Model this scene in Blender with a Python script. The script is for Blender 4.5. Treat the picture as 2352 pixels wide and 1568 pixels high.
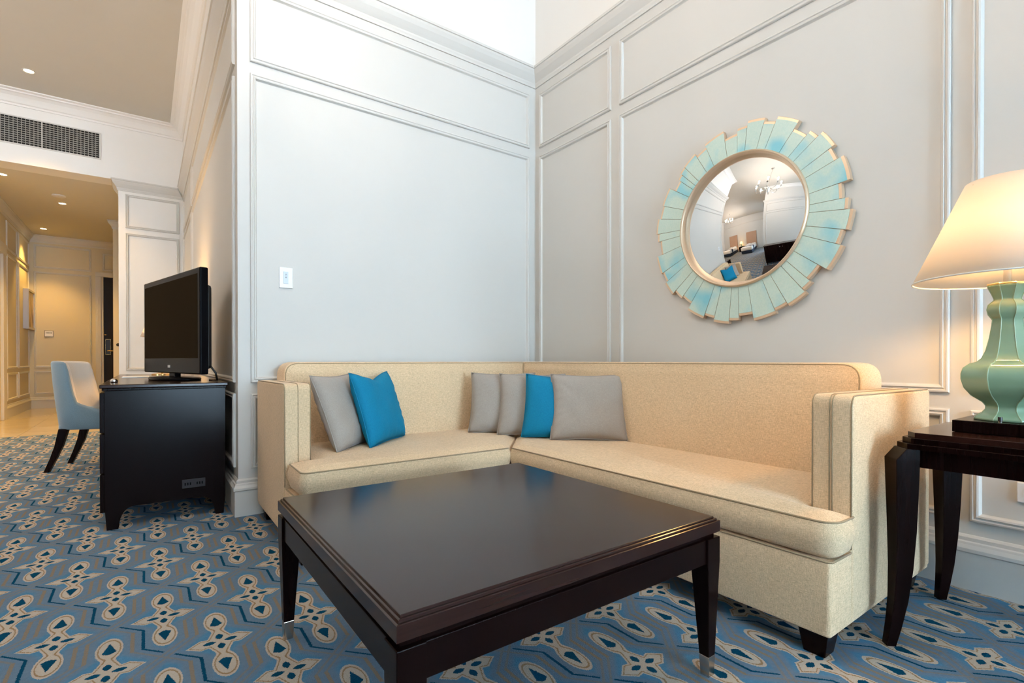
import bpy, bmesh, math, random
from math import sin, cos, pi, radians, atan2, hypot, sqrt, tan
from mathutils import Vector, Matrix

for _o in list(bpy.data.objects):
    bpy.data.objects.remove(_o, do_unlink=True)
SC = bpy.context.scene
COL = SC.collection
random.seed(7)

# ------------------------------------------------------------------ camera, world, light, exposure
FOC, HOR, PITCH, H = 1158.0, 828.0, radians(-0.3), 0.87
YAW = atan2(841, 1158)
fw = Vector((sin(YAW) * cos(PITCH), cos(YAW) * cos(PITCH), sin(PITCH)))
rt = Vector((cos(YAW), -sin(YAW), 0.0))
up = rt.cross(fw)
cam_d = bpy.data.cameras.new('camera')
cam_d.sensor_width = 36.0
cam_d.lens = FOC / 2352 * 36.0
PPY = HOR + FOC * tan(-PITCH)
cam_d.shift_y = (PPY - 784.0) / 2352.0
cam_d.clip_start = 0.02
cam = bpy.data.objects.new('camera', cam_d)
cam.matrix_world = Matrix(((rt.x, up.x, -fw.x, 0), (rt.y, up.y, -fw.y, 0), (rt.z, up.z, -fw.z, H), (0, 0, 0, 1)))
COL.objects.link(cam)
SC.camera = cam

SC.view_settings.view_transform = 'Standard'
SC.view_settings.look = 'None'
SC.view_settings.gamma = 1.0
SC.view_settings.use_curve_mapping = False
SC.view_settings.exposure = -0.03

world = bpy.data.worlds.new('daylight_sky')
SC.world = world
world.use_nodes = True
bg = world.node_tree.nodes['Background']
bg.inputs['Color'].default_value = (0.57, 0.80, 1.0, 1)
bg.inputs['Strength'].default_value = 33.0

WARM = (1.0, 0.56, 0.19)


def light(name, kind, loc, energy, color, size=0.05, rot=None, parent=None, **kw):
    d = bpy.data.lights.new(name, kind)
    d.energy = energy
    d.color = color
    if kind == 'POINT' or kind == 'SPOT':
        d.shadow_soft_size = size
    for k, v in kw.items():
        setattr(d, k, v)
    o = bpy.data.objects.new(name, d)
    o.location = loc
    if rot:
        o.rotation_euler = rot
    COL.objects.link(o)
    if parent:
        o.parent = parent
    return o


def portal(name, loc, sx, sy, rot):
    o = light(name, 'AREA', loc, 1.0, (1, 1, 1), rot=rot)
    o.data.shape = 'RECTANGLE'
    o.data.size = sx
    o.data.size_y = sy
    o.data.cycles.is_portal = True
    return o


# room constants (metres; camera stands at x = y = 0)
YA, XB, XC, YP, YE = 3.18, 2.543, 0.416, 8.08, 12.5
ZC, ZH = 3.96, 3.15
XW, YW = -1.22, -5.6            # short wall at the left of the camera, window wall behind it
XBED, YBED = -6.2, 1.82         # bedroom head wall, bedroom window wall
XHL, XHR = -1.70, -0.275        # hall side walls
# windows: (x0, x1) on the wall y = YW ; z0, z1
WINS = [(0.12, 1.12), (1.30, 2.30)]
WZ0, WZ1 = 0.10, 3.40
BW = (-4.7, -4.0)
portal('portal_a', (0.62, YW - 0.1, 1.75), 1.0, 3.3, (radians(90), 0, radians(180)))
portal('portal_b', (1.80, YW - 0.1, 1.75), 1.0, 3.3, (radians(90), 0, radians(180)))
portal('portal_c', (-4.35, YBED - 0.1, 1.75), 0.7, 3.3, (radians(90), 0, radians(180)))


# ------------------------------------------------------------------ material helpers
class X:
    """A small wrapper so that node graphs read like formulas."""
    nt = None

    def __init__(self, s):
        self.s = s

    @staticmethod
    def math(op, *a, clamp=False):
        n = X.nt.nodes.new('ShaderNodeMath')
        n.operation = op
        n.use_clamp = clamp
        for i, v in enumerate(a):
            if isinstance(v, X):
                X.nt.links.new(v.s, n.inputs[i])
            else:
                n.inputs[i].default_value = float(v)
        return X(n.outputs[0])

    def __add__(a, b): return X.math('ADD', a, b)
    def __radd__(a, b): return X.math('ADD', b, a)
    def __sub__(a, b): return X.math('SUBTRACT', a, b)
    def __rsub__(a, b): return X.math('SUBTRACT', b, a)
    def __mul__(a, b): return X.math('MULTIPLY', a, b)
    def __rmul__(a, b): return X.math('MULTIPLY', b, a)
    def __truediv__(a, b): return X.math('DIVIDE', a, b)
    def __neg__(a): return X.math('MULTIPLY', a, -1)
    def abs(a): return X.math('ABSOLUTE', a)
    def lt(a, b): return X.math('LESS_THAN', a, b)
    def gt(a, b): return X.math('GREATER_THAN', a, b)
    def min(a, b): return X.math('MINIMUM', a, b)
    def max(a, b): return X.math('MAXIMUM', a, b)
    def floor(a): return X.math('FLOOR', a)
    def sqrt(a): return X.math('SQRT', a)
    def wrap(a, h): return X.math('WRAP', a, h, -h)
    def smin(a, b, k): return X.math('SMOOTH_MIN', a, b, k)
    def clamp(a): return X.math('ADD', a, 0, clamp=True)


def mixc(f, a, b):
    n = X.nt.nodes.new('ShaderNodeMix')
    n.data_type = 'RGBA'
    for sock, v in ((n.inputs[0], f), (n.inputs[6], a), (n.inputs[7], b)):
        if isinstance(v, X):
            X.nt.links.new(v.s, sock)
        elif isinstance(v, (int, float)):
            sock.default_value = v
        else:
            sock.default_value = (*v, 1) if len(v) == 3 else v
    return X(n.outputs[2])


def new_mat(name, color=(0.8, 0.8, 0.8), rough=0.5, metal=0.0, spec=0.5, coat=0.0, coat_rough=0.1, sheen=0.0):
    m = bpy.data.materials.new(name)
    m.use_nodes = True
    nt = m.node_tree
    b = nt.nodes['Principled BSDF']
    b.inputs['Base Color'].default_value = (*color, 1)
    b.inputs['Roughness'].default_value = rough
    b.inputs['Metallic'].default_value = metal
    b.inputs['Specular IOR Level'].default_value = spec
    b.inputs['Coat Weight'].default_value = coat
    b.inputs['Coat Roughness'].default_value = coat_rough
    b.inputs['Sheen Weight'].default_value = sheen
    X.nt = nt
    return m


def bsdf(m):
    return m.node_tree.nodes['Principled BSDF']


def link(v, sock):
    X.nt.links.new(v.s if isinstance(v, X) else v, sock)


def objco():
    return X.nt.nodes.new('ShaderNodeTexCoord').outputs['Object']


def worldpos():
    return X.nt.nodes.new('ShaderNodeNewGeometry').outputs['Position']


def xyz(v):
    n = X.nt.nodes.new('ShaderNodeSeparateXYZ')
    X.nt.links.new(v, n.inputs[0])
    return X(n.outputs[0]), X(n.outputs[1]), X(n.outputs[2])


def scaled(v, s):
    n = X.nt.nodes.new('ShaderNodeMapping')
    X.nt.links.new(v, n.inputs[0])
    n.inputs['Scale'].default_value = s
    return n.outputs[0]


def noise(v, scale, detail=2.0, rough=0.5):
    n = X.nt.nodes.new('ShaderNodeTexNoise')
    if v is not None:
        X.nt.links.new(v, n.inputs['Vector'])
    n.inputs['Scale'].default_value = scale
    n.inputs['Detail'].default_value = detail
    n.inputs['Roughness'].default_value = rough
    return X(n.outputs['Fac'])


def ramp(f, stops):
    n = X.nt.nodes.new('ShaderNodeValToRGB')
    cr = n.color_ramp
    while len(cr.elements) < len(stops):
        cr.elements.new(0.5)
    for e, (p, c) in zip(cr.elements, stops):
        e.position = p
        e.color = (*c, 1)
    X.nt.links.new(f.s, n.inputs[0])
    return X(n.outputs[0])


def bump(m, h, strength=0.2, dist=0.002):
    n = X.nt.nodes.new('ShaderNodeBump')
    n.inputs['Strength'].default_value = strength
    n.inputs['Distance'].default_value = dist
    link(h, n.inputs['Height'])
    X.nt.links.new(n.outputs[0], bsdf(m).inputs['Normal'])


def mat_paint(name, c, rough=0.55):
    m = new_mat(name, c, rough, spec=0.3)
    n = noise(objco(), 3.0, 3)
    link(mixc(n, tuple(x * 0.985 for x in c), tuple(min(1, x * 1.015) for x in c)), bsdf(m).inputs['Base Color'])
    bump(m, noise(objco(), 160, 2), 0.03, 0.001)
    return m


def mat_fabric(name, c1, c2, scale=1.0, rough=0.9, sheen=0.15, strength=0.5):
    """plain linen weave: two crossing thread directions and uneven slubs"""
    m = new_mat(name, c1, rough, spec=0.15, sheen=sheen)
    co = objco()
    s = 1.0 / scale
    a = noise(scaled(co, (900 * s, 90 * s, 900 * s)), 1.0, 1)
    b = noise(scaled(co, (90 * s, 900 * s, 900 * s)), 1.0, 1)
    c = noise(scaled(co, (900 * s, 900 * s, 90 * s)), 1.0, 1)
    w = (a + b + c) / 3.0
    big = noise(co, 3.0, 2)
    f = ((w - 0.5) * 2.9 + 0.5 + (big - 0.5) * 0.22).clamp()
    link(mixc(f, c1, c2), bsdf(m).inputs['Base Color'])
    bump(m, w, strength, 0.0015)
    return m


def mat_wood(name, c1, c2, axis=2, rough=0.28, coat=0.35, spec=0.3):
    m = new_mat(name, c1, rough, spec=spec, coat=coat, coat_rough=0.12)
    sc = [70, 70, 70]
    sc[axis] = 2.0
    g = noise(scaled(objco(), sc), 1.0, 4, 0.6)
    f = ((g - 0.35) * 2.2).clamp()
    link(mixc(f, c1, c2), bsdf(m).inputs['Base Color'])
    return m


def mat_emit(name, c, strength):
    m = new_mat(name, (0.9, 0.9, 0.9), 0.4)
    bsdf(m).inputs['Emission Color'].default_value = (*c, 1)
    bsdf(m).inputs['Emission Strength'].default_value = strength
    return m


M = {}
M['wall'] = mat_paint('wall_paint', (0.665, 0.655, 0.625))
M['white'] = mat_paint('white_paint', (0.88, 0.87, 0.845))
M['trim'] = mat_paint('trim_paint', (0.675, 0.665, 0.635), 0.42)
M['ceiling'] = mat_paint('ceiling_paint', (0.65, 0.63, 0.575), 0.7)
M['hall_wall'] = mat_paint('warm_lit_paint', (0.68, 0.62, 0.47))  # room wall paint yellowed, putting the warm hall light into the colour
M['sofa'] = mat_fabric('beige_linen', (0.48, 0.34, 0.20), (0.91, 0.685, 0.45), 1.5)
M['sofa_pipe'] = mat_fabric('shadowed_piping', (0.26, 0.19, 0.105), (0.42, 0.32, 0.20), 1.0)  # sofa linen darkened, with the shadow along the seams put into its colour
M['teal'] = mat_fabric('teal_cloth', (0.004, 0.15, 0.28), (0.010, 0.24, 0.41), 1.0, 0.8, 0.0, 0.25)
M['grey'] = mat_fabric('grey_linen', (0.30, 0.265, 0.235), (0.44, 0.395, 0.35), 1.0)
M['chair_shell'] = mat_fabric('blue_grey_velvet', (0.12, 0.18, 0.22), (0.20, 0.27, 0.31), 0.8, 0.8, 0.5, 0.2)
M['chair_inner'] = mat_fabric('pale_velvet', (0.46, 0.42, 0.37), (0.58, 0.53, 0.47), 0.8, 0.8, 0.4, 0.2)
M['wood'] = mat_wood('espresso_wood', (0.0045, 0.0014, 0.0013), (0.0085, 0.0026, 0.0022), 2, 0.24, 0.0, 0.11)
M['wood_top'] = mat_wood('espresso_top', (0.020, 0.007, 0.005), (0.028, 0.0105, 0.008), 0, 0.17, 0.0, 0.34)
M['wood_dark'] = mat_wood('dark_door_wood', (0.008, 0.004, 0.003), (0.016, 0.007, 0.005), 2, 0.45, 0.0)
M['desk_wood'] = mat_wood('desk_wood', (0.0035, 0.0014, 0.0016), (0.0065, 0.0024, 0.0024), 2, 0.20, 0.0, 0.16)
M['brass'] = new_mat('aged_brass', (0.75, 0.52, 0.22), 0.25, 1.0)
M['chrome'] = new_mat('chrome', (0.80, 0.79, 0.78), 0.12, 1.0)
M['steel_cap'] = new_mat('brushed_cap', (0.62, 0.55, 0.48), 0.22, 1.0)
M['black_gloss'] = new_mat('black_gloss', (0.004, 0.004, 0.005), 0.25, spec=0.02)
M['black_matte'] = new_mat('black_plastic', (0.010, 0.010, 0.011), 0.35)
M['screen'] = new_mat('dark_screen', (0.030, 0.021, 0.012), 0.4, spec=0.0)
M['badge'] = new_mat('silver_badge', (0.45, 0.45, 0.46), 0.35, 0.6)
M['white_plastic'] = new_mat('white_plastic', (0.86, 0.87, 0.88), 0.3)
M['pale_key'] = new_mat('pale_keys', (0.62, 0.70, 0.78), 0.35)
M['grey_ink'] = new_mat('grey_ink', (0.22, 0.25, 0.28), 0.5)
M['gold'] = new_mat('champagne_gold', (0.70, 0.52, 0.36), 0.35, 0.55)
M['mirror'] = new_mat('mirror_glass', (0.93, 0.94, 0.95), 0.0, 1.0)
M['dark_metal'] = new_mat('dark_metal', (0.03, 0.03, 0.03), 0.4, 0.5)
M['vent_dark'] = new_mat('vent_void', (0.008, 0.008, 0.008), 0.9)
M['vent_grid'] = new_mat('vent_grid', (0.30, 0.29, 0.27), 0.5, 0.3)
M['silver_frame'] = new_mat('silver_frame', (0.46, 0.46, 0.48), 0.4, 0.4)
M['socket'] = new_mat('outlet_face', (0.022, 0.018, 0.020), 0.45, spec=0.25)
M['paper'] = new_mat('white_paper', (0.85, 0.84, 0.80), 0.7)
M['bulb'] = mat_emit('lit_bulb', (1.0, 0.84, 0.62), 22.0)
M['downlight'] = mat_emit('lit_downlight', (1.0, 0.76, 0.45), 40.0)
M['bed_white'] = mat_fabric('white_cotton', (0.80, 0.80, 0.80), (0.90, 0.90, 0.90), 1.0)
M['bed_navy'] = mat_fabric('navy_band', (0.01, 0.02, 0.05), (0.02, 0.04, 0.08), 1.0)
M['headboard'] = mat_fabric('rust_headboard', (0.40, 0.24, 0.16), (0.55, 0.36, 0.25), 1.0)

# glass of the windows: thin clear pane
m = bpy.data.materials.new('window_glass')
m.use_nodes = True
nt = m.node_tree
nt.nodes.clear()
o_ = nt.nodes.new('ShaderNodeOutputMaterial')
mx = nt.nodes.new('ShaderNodeMixShader')
tr = nt.nodes.new('ShaderNodeBsdfTransparent')
gl = nt.nodes.new('ShaderNodeBsdfGlossy')
gl.inputs['Roughness'].default_value = 0.0
mx.inputs[0].default_value = 0.06
nt.links.new(tr.outputs[0], mx.inputs[1])
nt.links.new(gl.outputs[0], mx.inputs[2])
nt.links.new(mx.outputs[0], o_.inputs[0])
M['glass'] = m


# lamp shade: white cloth that lets the bulb's light through
def mat_shade(name, c, tc):
    m = bpy.data.materials.new(name)
    m.use_nodes = True
    nt = m.node_tree
    nt.nodes.clear()
    o_ = nt.nodes.new('ShaderNodeOutputMaterial')
    mx = nt.nodes.new('ShaderNodeMixShader')
    di = nt.nodes.new('ShaderNodeBsdfDiffuse')
    di.inputs[0].default_value = (*c, 1)
    tl = nt.nodes.new('ShaderNodeBsdfTranslucent')
    tl.inputs[0].default_value = (*tc, 1)
    mx.inputs[0].default_value = 0.55
    nt.links.new(di.outputs[0], mx.inputs[1])
    nt.links.new(tl.outputs[0], mx.inputs[2])
    nt.links.new(mx.outputs[0], o_.inputs[0])
    return m


M['shade'] = mat_shade('lampshade_cloth', (0.90, 0.86, 0.80), (0.92, 0.86, 0.77))

# celadon glaze of the lamp body
m = new_mat('celadon_glaze', (0.20, 0.31, 0.22), 0.08, spec=0.6, coat=0.6, coat_rough=0.03)
n1 = noise(objco(), 9.0, 3)
link(mixc(n1, (0.165, 0.285, 0.185), (0.235, 0.345, 0.215)), bsdf(m).inputs['Base Color'])
M['celadon'] = m

# sunburst mirror staves: pale aqua with brushed radial grain and clouds of turquoise
m = new_mat('aqua_lacquer', (0.5, 0.8, 0.8), 0.3, spec=0.4, coat=0.2)
co = objco()
oi = X.nt.nodes.new('ShaderNodeObjectInfo')
cl = ((noise(co, 6.5, 1.5) - 0.50) * 5.5 + (X(oi.outputs['Random']) - 0.5) * 0.5).clamp()
gr = noise(scaled(co, (1, 1, 1)), 120.0, 3)
c1 = mixc(gr, (0.47, 0.665, 0.60), (0.66, 0.77, 0.69))
link(mixc(cl * 0.85, c1, (0.17, 0.57, 0.70)), bsdf(m).inputs['Base Color'])
M['aqua'] = m

# marble of the hall
m = new_mat('cream_marble', (0.6, 0.5, 0.4), 0.12, spec=0.5)
px, py, pz = xyz(worldpos())
nn = noise(worldpos(), 2.2, 5)
base = mixc(nn, (0.52, 0.44, 0.33), (0.66, 0.58, 0.46))
gx = (px / 0.6 - (px / 0.6).floor()).lt(0.008)
gy = (py / 0.6 - (py / 0.6).floor()).lt(0.008)
link(mixc(gx.max(gy), base, (0.36, 0.30, 0.22)), bsdf(m).inputs['Base Color'])
M['marble'] = m


# ------------------------------------------------------------------ the carpet
def carpet_material():
    m = new_mat('patterned_carpet', (0.2, 0.3, 0.5), 1.0, spec=0.0)
    A, B = 0.1380, 0.2835
    x0, y0 = 0.0465, 2.0795
    wx, wy, wz = xyz(worldpos())
    tuft = noise(worldpos(), 260.0, 1)
    tuft2 = noise(worldpos(), 70.0, 2)
    jx = (tuft - 0.5) * 0.008
    jy = (noise(scaled(worldpos(), (1.3, 1.3, 1)), 240.0, 1) - 0.5) * 0.008
    u = wx - x0 + jx
    v = wy - y0 + jy
    # nearest motif of the centred lattice
    u1, v1 = u.wrap(A), v.wrap(B)
    u2, v2 = (u - A).wrap(A), (v - B).wrap(B)
    inside = (u1.abs() / A + v1.abs() / B).lt(1.0)
    U = inside * u1.abs() + (1.0 - inside) * u2.abs()
    V = inside * v1.abs() + (1.0 - inside) * v2.abs()
    # motif outline (signed distance, negative inside)
    ex, ey = U / 0.0335, (V - 0.140) / 0.073
    loop = ((ex * ex + ey * ey).sqrt() - 1.0) * 0.034
    body = ((U - 0.0165 - (0.068 - V).max(-0.012) * 0.40) * 0.92).max(V - 0.092)
    arm = ((U - 0.05) * 0.64 + (V - 0.034) * 0.77).max(V - 0.024 - (U - 0.02) * 0.25).max(V - 0.034)
    d = loop.smin(body, 0.016).min(arm)
    # leaves in the loops, and four petals
    w = V - 0.140
    leaf = ((U - 0.0165 * (0.040 - w) / 0.056)).max(-0.032 - w).max((U * 0.8 - 0.011 - (w + 0.024)) * 0.8)
    pv = (V - 0.031) / 0.0185
    pet1 = U - 0.0105 * (1.0 - pv * pv)
    pu = (U - 0.029) / 0.0185
    pet2 = V - 0.0105 * (1.0 - pu * pu)
    petals = pet1.min(pet2)
    dark = leaf.min(petals).lt(0.0)

    # stepped lines between the motifs
    def steps(uu, vv):
        k = ((vv + 0.1345) / B)
        cell = (k + 0.5).floor()
        t = (k - cell) * B                       # -B/2 .. B/2 around a straight run
        over = (t.abs() - 0.065).max(0.0) / (B - 0.13)
        sg = t.gt(0.0) * 2.0 - 1.0
        return (uu + (cell + sg * over) * A + 0.0555).wrap(A), t.abs().lt(0.066)
    d1, run1 = steps(u, v)
    d2, run2 = steps(-u, v)
    lw = 0.0045
    near2 = (d2 + 0.014).abs().lt(0.026)
    teal = d1.abs().lt(lw) * (1.0 - near2)
    b1 = (d1 + 0.027).abs().lt(0.0052)
    b2 = d2.abs().lt(0.0052).max((d2 + 0.027).abs().lt(0.0052))
    beige = b1.max(b2)
    faint = run1.max(run2)
    band = (1.0 - ((d1 + 0.013).abs() - 0.03) / 0.02).clamp().max((1.0 - ((d2 + 0.013).abs() - 0.03) / 0.02).clamp())
    flat = 1.0 - run2.max(run1)
    blue = mixc(tuft2, (0.058, 0.172, 0.300), (0.098, 0.238, 0.375))
    greyb = mixc(tuft2, (0.118, 0.165, 0.222), (0.165, 0.215, 0.275))
    tan = mixc(tuft, (0.19, 0.145, 0.11), (0.28, 0.21, 0.145))
    cream = mixc(tuft, (0.42, 0.355, 0.29), (0.53, 0.455, 0.38))
    edge = mixc(tuft, (0.44, 0.35, 0.29), (0.55, 0.45, 0.38))
    brown = mixc(tuft, (0.25, 0.165, 0.085), (0.34, 0.23, 0.13))
    ink = mixc(tuft, (0.002, 0.036, 0.085), (0.006, 0.072, 0.140))
    c = mixc(band * 0.8, blue, greyb)
    c = mixc(beige * (0.5 + faint * 0.42), c, tan)
    c = mixc(teal, c, ink)
    c = mixc(d.lt(0.0), c, edge)
    c = mixc(d.lt(-0.0048), c, brown)
    c = mixc(d.lt(-0.0082), c, cream)
    c = mixc(dark, c, ink)
    link(c, bsdf(m).inputs['Base Color'])
    bump(m, tuft, 0.6, 0.004)
    return m


M['carpet'] = carpet_material()


# ------------------------------------------------------------------ mesh helpers
def mesh_obj(name, verts, faces, mat, parent=None, smooth=False, bevel=0.0, seg=2, subsurf=0, autosmooth=None):
    me = bpy.data.meshes.new(name)
    me.from_pydata([tuple(v) for v in verts], [], faces)
    bm = bmesh.new()
    bm.from_mesh(me)
    bmesh.ops.remove_doubles(bm, verts=bm.verts, dist=1e-6)
    bmesh.ops.recalc_face_normals(bm, faces=bm.faces)
    bm.to_mesh(me)
    bm.free()
    o = bpy.data.objects.new(name, me)
    COL.objects.link(o)
    me.materials.append(M[mat] if isinstance(mat, str) else mat)
    if bevel:
        b = o.modifiers.new('bevel', 'BEVEL')
        b.width = bevel
        b.segments = seg
        b.limit_method = 'ANGLE'
        b.angle_limit = radians(40)
        b.harden_normals = False
    if subsurf:
        s = o.modifiers.new('subd', 'SUBSURF')
        s.levels = s.render_levels = subsurf
    if smooth:
        for p in me.polygons:
            p.use_smooth = True
        if autosmooth:
            me.set_sharp_from_angle(angle=radians(autosmooth))
    if parent:
        o.parent = parent
    return o


class MB:
    def __init__(self):
        self.v, self.f = [], []

    def add(self, vs, fs):
        b = len(self.v)
        self.v += [Vector(p) for p in vs]
        self.f += [tuple(i + b for i in f) for f in fs]
        return self

    def box(self, x0, x1, y0, y1, z0, z1, M_=None):
        vs = [Vector((x, y, z)) for z in (z0, z1) for y in (y0, y1) for x in (x0, x1)]
        if M_:
            vs = [M_ @ p for p in vs]
        return self.add(vs, [(0, 2, 3, 1), (4, 5, 7, 6), (0, 1, 5, 4), (2, 6, 7, 3), (0, 4, 6, 2), (1, 3, 7, 5)])

    def loops(self, rings, closed=True, cap0=True, cap1=True):
        """bridge consecutive rings of equal length"""
        b = len(self.v)
        n = len(rings[0])
        for r in rings:
            self.v += [Vector(p) for p in r]
        for k in range(len(rings) - 1):
            for i in range(n if closed else n - 1):
                j = (i + 1) % n
                self.f.append((b + k * n + i, b + k * n + j, b + (k + 1) * n + j, b + (k + 1) * n + i))
        if cap0:
            self.f.append(tuple(b + i for i in range(n))[::-1])
        if cap1:
            self.f.append(tuple(b + (len(rings) - 1) * n + i for i in range(n)))
        return self

    def tube(self, pts, r, seg=8, closed=False):
        pts = [Vector(p) for p in pts]
        rings = []
        n = len(pts)
        prev = None
        for i, p in enumerate(pts):
            if closed:
                t = pts[(i + 1) % n] - pts[i - 1]
            else:
                t = pts[min(i + 1, n - 1)] - pts[max(i - 1, 0)]
            t.normalize()
            if prev is None:
                a = Vector((0, 0, 1)) if abs(t.z) < 0.9 else Vector((1, 0, 0))
                u = t.cross(a).normalized()
            else:
                u = (prev - t * prev.dot(t)).normalized()
            prev = u
            w = t.cross(u)
            rr = r[i] if isinstance(r, (list, tuple)) else r
            rings.append([p + (u * cos(2 * pi * k / seg) + w * sin(2 * pi * k / seg)) * rr for k in range(seg)])
        if closed:
            rings.append(rings[0])
        return self.loops(rings, True, not closed, not closed)

    def lathe(self, prof, seg=32, c=(0, 0, 0), start=0.0, cap=True):
        rings = [[(c[0] + r * cos(start + 2 * pi * k / seg), c[1] + r * sin(start + 2 * pi * k / seg), c[2] + z) for k in range(seg)] for r, z in prof]
        return self.loops(rings, True, cap, cap)

    def build(self, name, mat, parent=None, **kw):
        return mesh_obj(name, self.v, self.f, mat, parent, **kw)


def thing(name, label, cat, loc=(0, 0, 0), rotz=0.0, group=None):
    o = bpy.data.objects.new(name, None)
    o.empty_display_size = 0.05
    COL.objects.link(o)
    o.location = loc
    o.rotation_euler = (0, 0, rotz)
    return tag(o, label, cat, group)


def tag(o, label, cat, group=None):
    o['label'] = label
    o['category'] = cat
    if group:
        o['group'] = group
    return o


def struct(o):
    o['kind'] = 'structure'
    return o


def copy_tree(o, parent=None):
    c = o.copy()
    COL.objects.link(c)
    c.parent = parent
    for ch in list(o.children):
        copy_tree(ch, c)
    return c


def offset_poly(P, d):
    """mitred inward offset of a counter-clockwise polygon"""
    n = len(P)
    out = []
    for i in range(n):
        a, b, c = Vector(P[i - 1]), Vector(P[i]), Vector(P[(i + 1) % n])
        e1, e2 = (b - a).normalized(), (c - b).normalized()
        n1, n2 = Vector((-e1.y, e1.x)), Vector((-e2.y, e2.x))
        k = 1 + n1.dot(n2)
        mvec = (n1 + n2) / max(k, 0.3)
        out.append(b + mvec * d)
    return out


def round_poly(P, R, seg=6):
    """fillet the corners; R: radius or list per corner"""
    n = len(P)
    out = []
    for i in range(n):
        r = R[i] if isinstance(R, (list, tuple)) else R
        a, b, c = Vector(P[i - 1]), Vector(P[i]), Vector(P[(i + 1) % n])
        if r <= 0:
            out.append(b)
            continue
        e1, e2 = (a - b).normalized(), (c - b).normalized()
        ang = e1.angle(e2)
        t = r / tan(ang / 2)
        p0, p1 = b + e1 * t, b + e2 * t
        for k in range(seg + 1):
            s = k / seg
            out.append(p0 * (1 - s) ** 2 + b * 2 * s * (1 - s) + p1 * s * s)
    return out


class RP:
    """polygon with a fillet radius per corner"""
    def __init__(self, P, R, seg=6):
        P = [tuple(p) for p in P]
        R = list(R) if isinstance(R, (list, tuple)) else [R] * len(P)
        if ccw(P) is not P:
            P, R = P[::-1], R[::-1]
        self.P, self.R, self.seg = P, R, seg


def ccw(P):
    a = sum(P[i - 1][0] * P[i][1] - P[i][0] * P[i - 1][1] for i in range(len(P)))
    return P if a > 0 else P[::-1]


def pad(P, z0, z1, r, crown=0.0, mapf=None, rb=None, bulge=0.0):
    """soft slab over an outline: rounded edges, slightly crowned top"""
    rad = 0.0
    if isinstance(P, RP):
        P, rad, seg = P.P, P.R, P.seg
    else:
        P = ccw([tuple(p) for p in P])
        seg = 4
    n = len(P)
    R = list(rad) if isinstance(rad, (list, tuple)) else [rad] * n
    V2 = [Vector(p) for p in P]
    convex = [(V2[i] - V2[i - 1]).cross(V2[(i + 1) % n] - V2[i]) > 0 for i in range(n)]

    def inset(d):
        q = offset_poly(P, d)
        return round_poly(q, [max(R[i] - d, 0.0015) if convex[i] else R[i] + d for i in range(n)], seg)
    rb = r if rb is None else rb
    rings = []
    K = 5
    for k in range(K + 1):
        a = pi / 2 * k / K
        q = inset(rb * (1 - sin(a)))
        rings.append([(p.x, p.y, z0 + rb * (1 - cos(a))) for p in q])
    if bulge:
        for k in range(1, 4):
            h = k / 4
            q = inset(-bulge * sin(pi * (0.15 + 0.7 * h)))
            rings.append([(p.x, p.y, z0 + rb + (z1 - r - z0 - rb) * h) for p in q])
    for k in range(K + 1):
        a = pi / 2 * k / K
        q = inset(r * (1 - cos(a)))
        rings.append([(p.x, p.y, z1 - r + r * sin(a)) for p in q])
    if crown:
        for ins, f in ((0.015, 0.35), (0.03, 0.7), (0.045, 1.0)):
            q = inset(r + ins)
            rings.append([(p.x, p.y, z1 + crown * f) for p in q])
    mb = MB()
    if mapf:
        rings = [[mapf(Vector(p)) for p in rg] for rg in rings]
    mb.loops(rings)
    return mb


# ------------------------------------------------------------------ mouldings
PANEL_PROF = [(0.0, 0.0), (0.0, 0.010), (0.003, 0.014), (0.008, 0.015), (0.012, 0.010), (0.016, 0.010), (0.020, 0.016), (0.026, 0.014), (0.030, 0.004), (0.033, 0.0)]
CROWN_PROF = [(0.0, 0.0), (0.010, 0.0), (0.012, 0.012), (0.016, 0.022), (0.016, 0.034), (0.030, 0.050), (0.050, 0.076), (0.062, 0.100), (0.064, 0.114), (0.072, 0.116), (0.072, 0.132), (0.0, 0.132)]
BASE_PROF = [(0.0, 0.0), (0.020, 0.0), (0.020, 0.140), (0.026, 0.146), (0.026, 0.158), (0.018, 0.172), (0.016, 0.180), (0.010, 0.184), (0.010, 0.197), (0.004, 0.205), (0.0, 0.207)]
COVE_PROF = [(0.0, 0.0), (0.014, 0.0), (0.014, 0.022), (0.030, 0.030), (0.044, 0.052), (0.068, 0.088), (0.100, 0.112), (0.118, 0.118), (0.118, 0.132), (0.150, 0.140), (0.150, 0.152), (0.0, 0.152)]


def panel_frame(mb, o, u, n, a0, a1, z0, z1, prof=PANEL_PROF):
    """picture-frame moulding on a wall: o origin, u along the wall, n out of the wall"""
    o, u, n = Vector(o), Vector(u), Vector(n)
    rings = []
    for ins, h in prof:
        rings.append([o + u * a + n * h + Vector((0, 0, z)) for a, z in ((a0 + ins, z0 + ins), (a1 - ins, z0 + ins), (a1 - ins, z1 - ins), (a0 + ins, z1 - ins))])
    mb.loops(rings, True, False, False)


def run_mould(mb, o, u, n, a0, a1, z, prof, s0=0.0, s1=0.0):
    """straight run of a profile (height out, height up); s0 / s1 mitre the ends (+1 outer corner, -1 inner)"""
    o, u, n = Vector(o), Vector(u), Vector(n)
    r0 = [o + u * (a0 - s0 * h) + n * h + Vector((0, 0, z + zz)) for h, zz in prof]
    r1 = [o + u * (a1 + s1 * h) + n * h + Vector((0, 0, z + zz)) for h, zz in prof]
    mb.loops([r0, r1], True, True, True)


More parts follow.
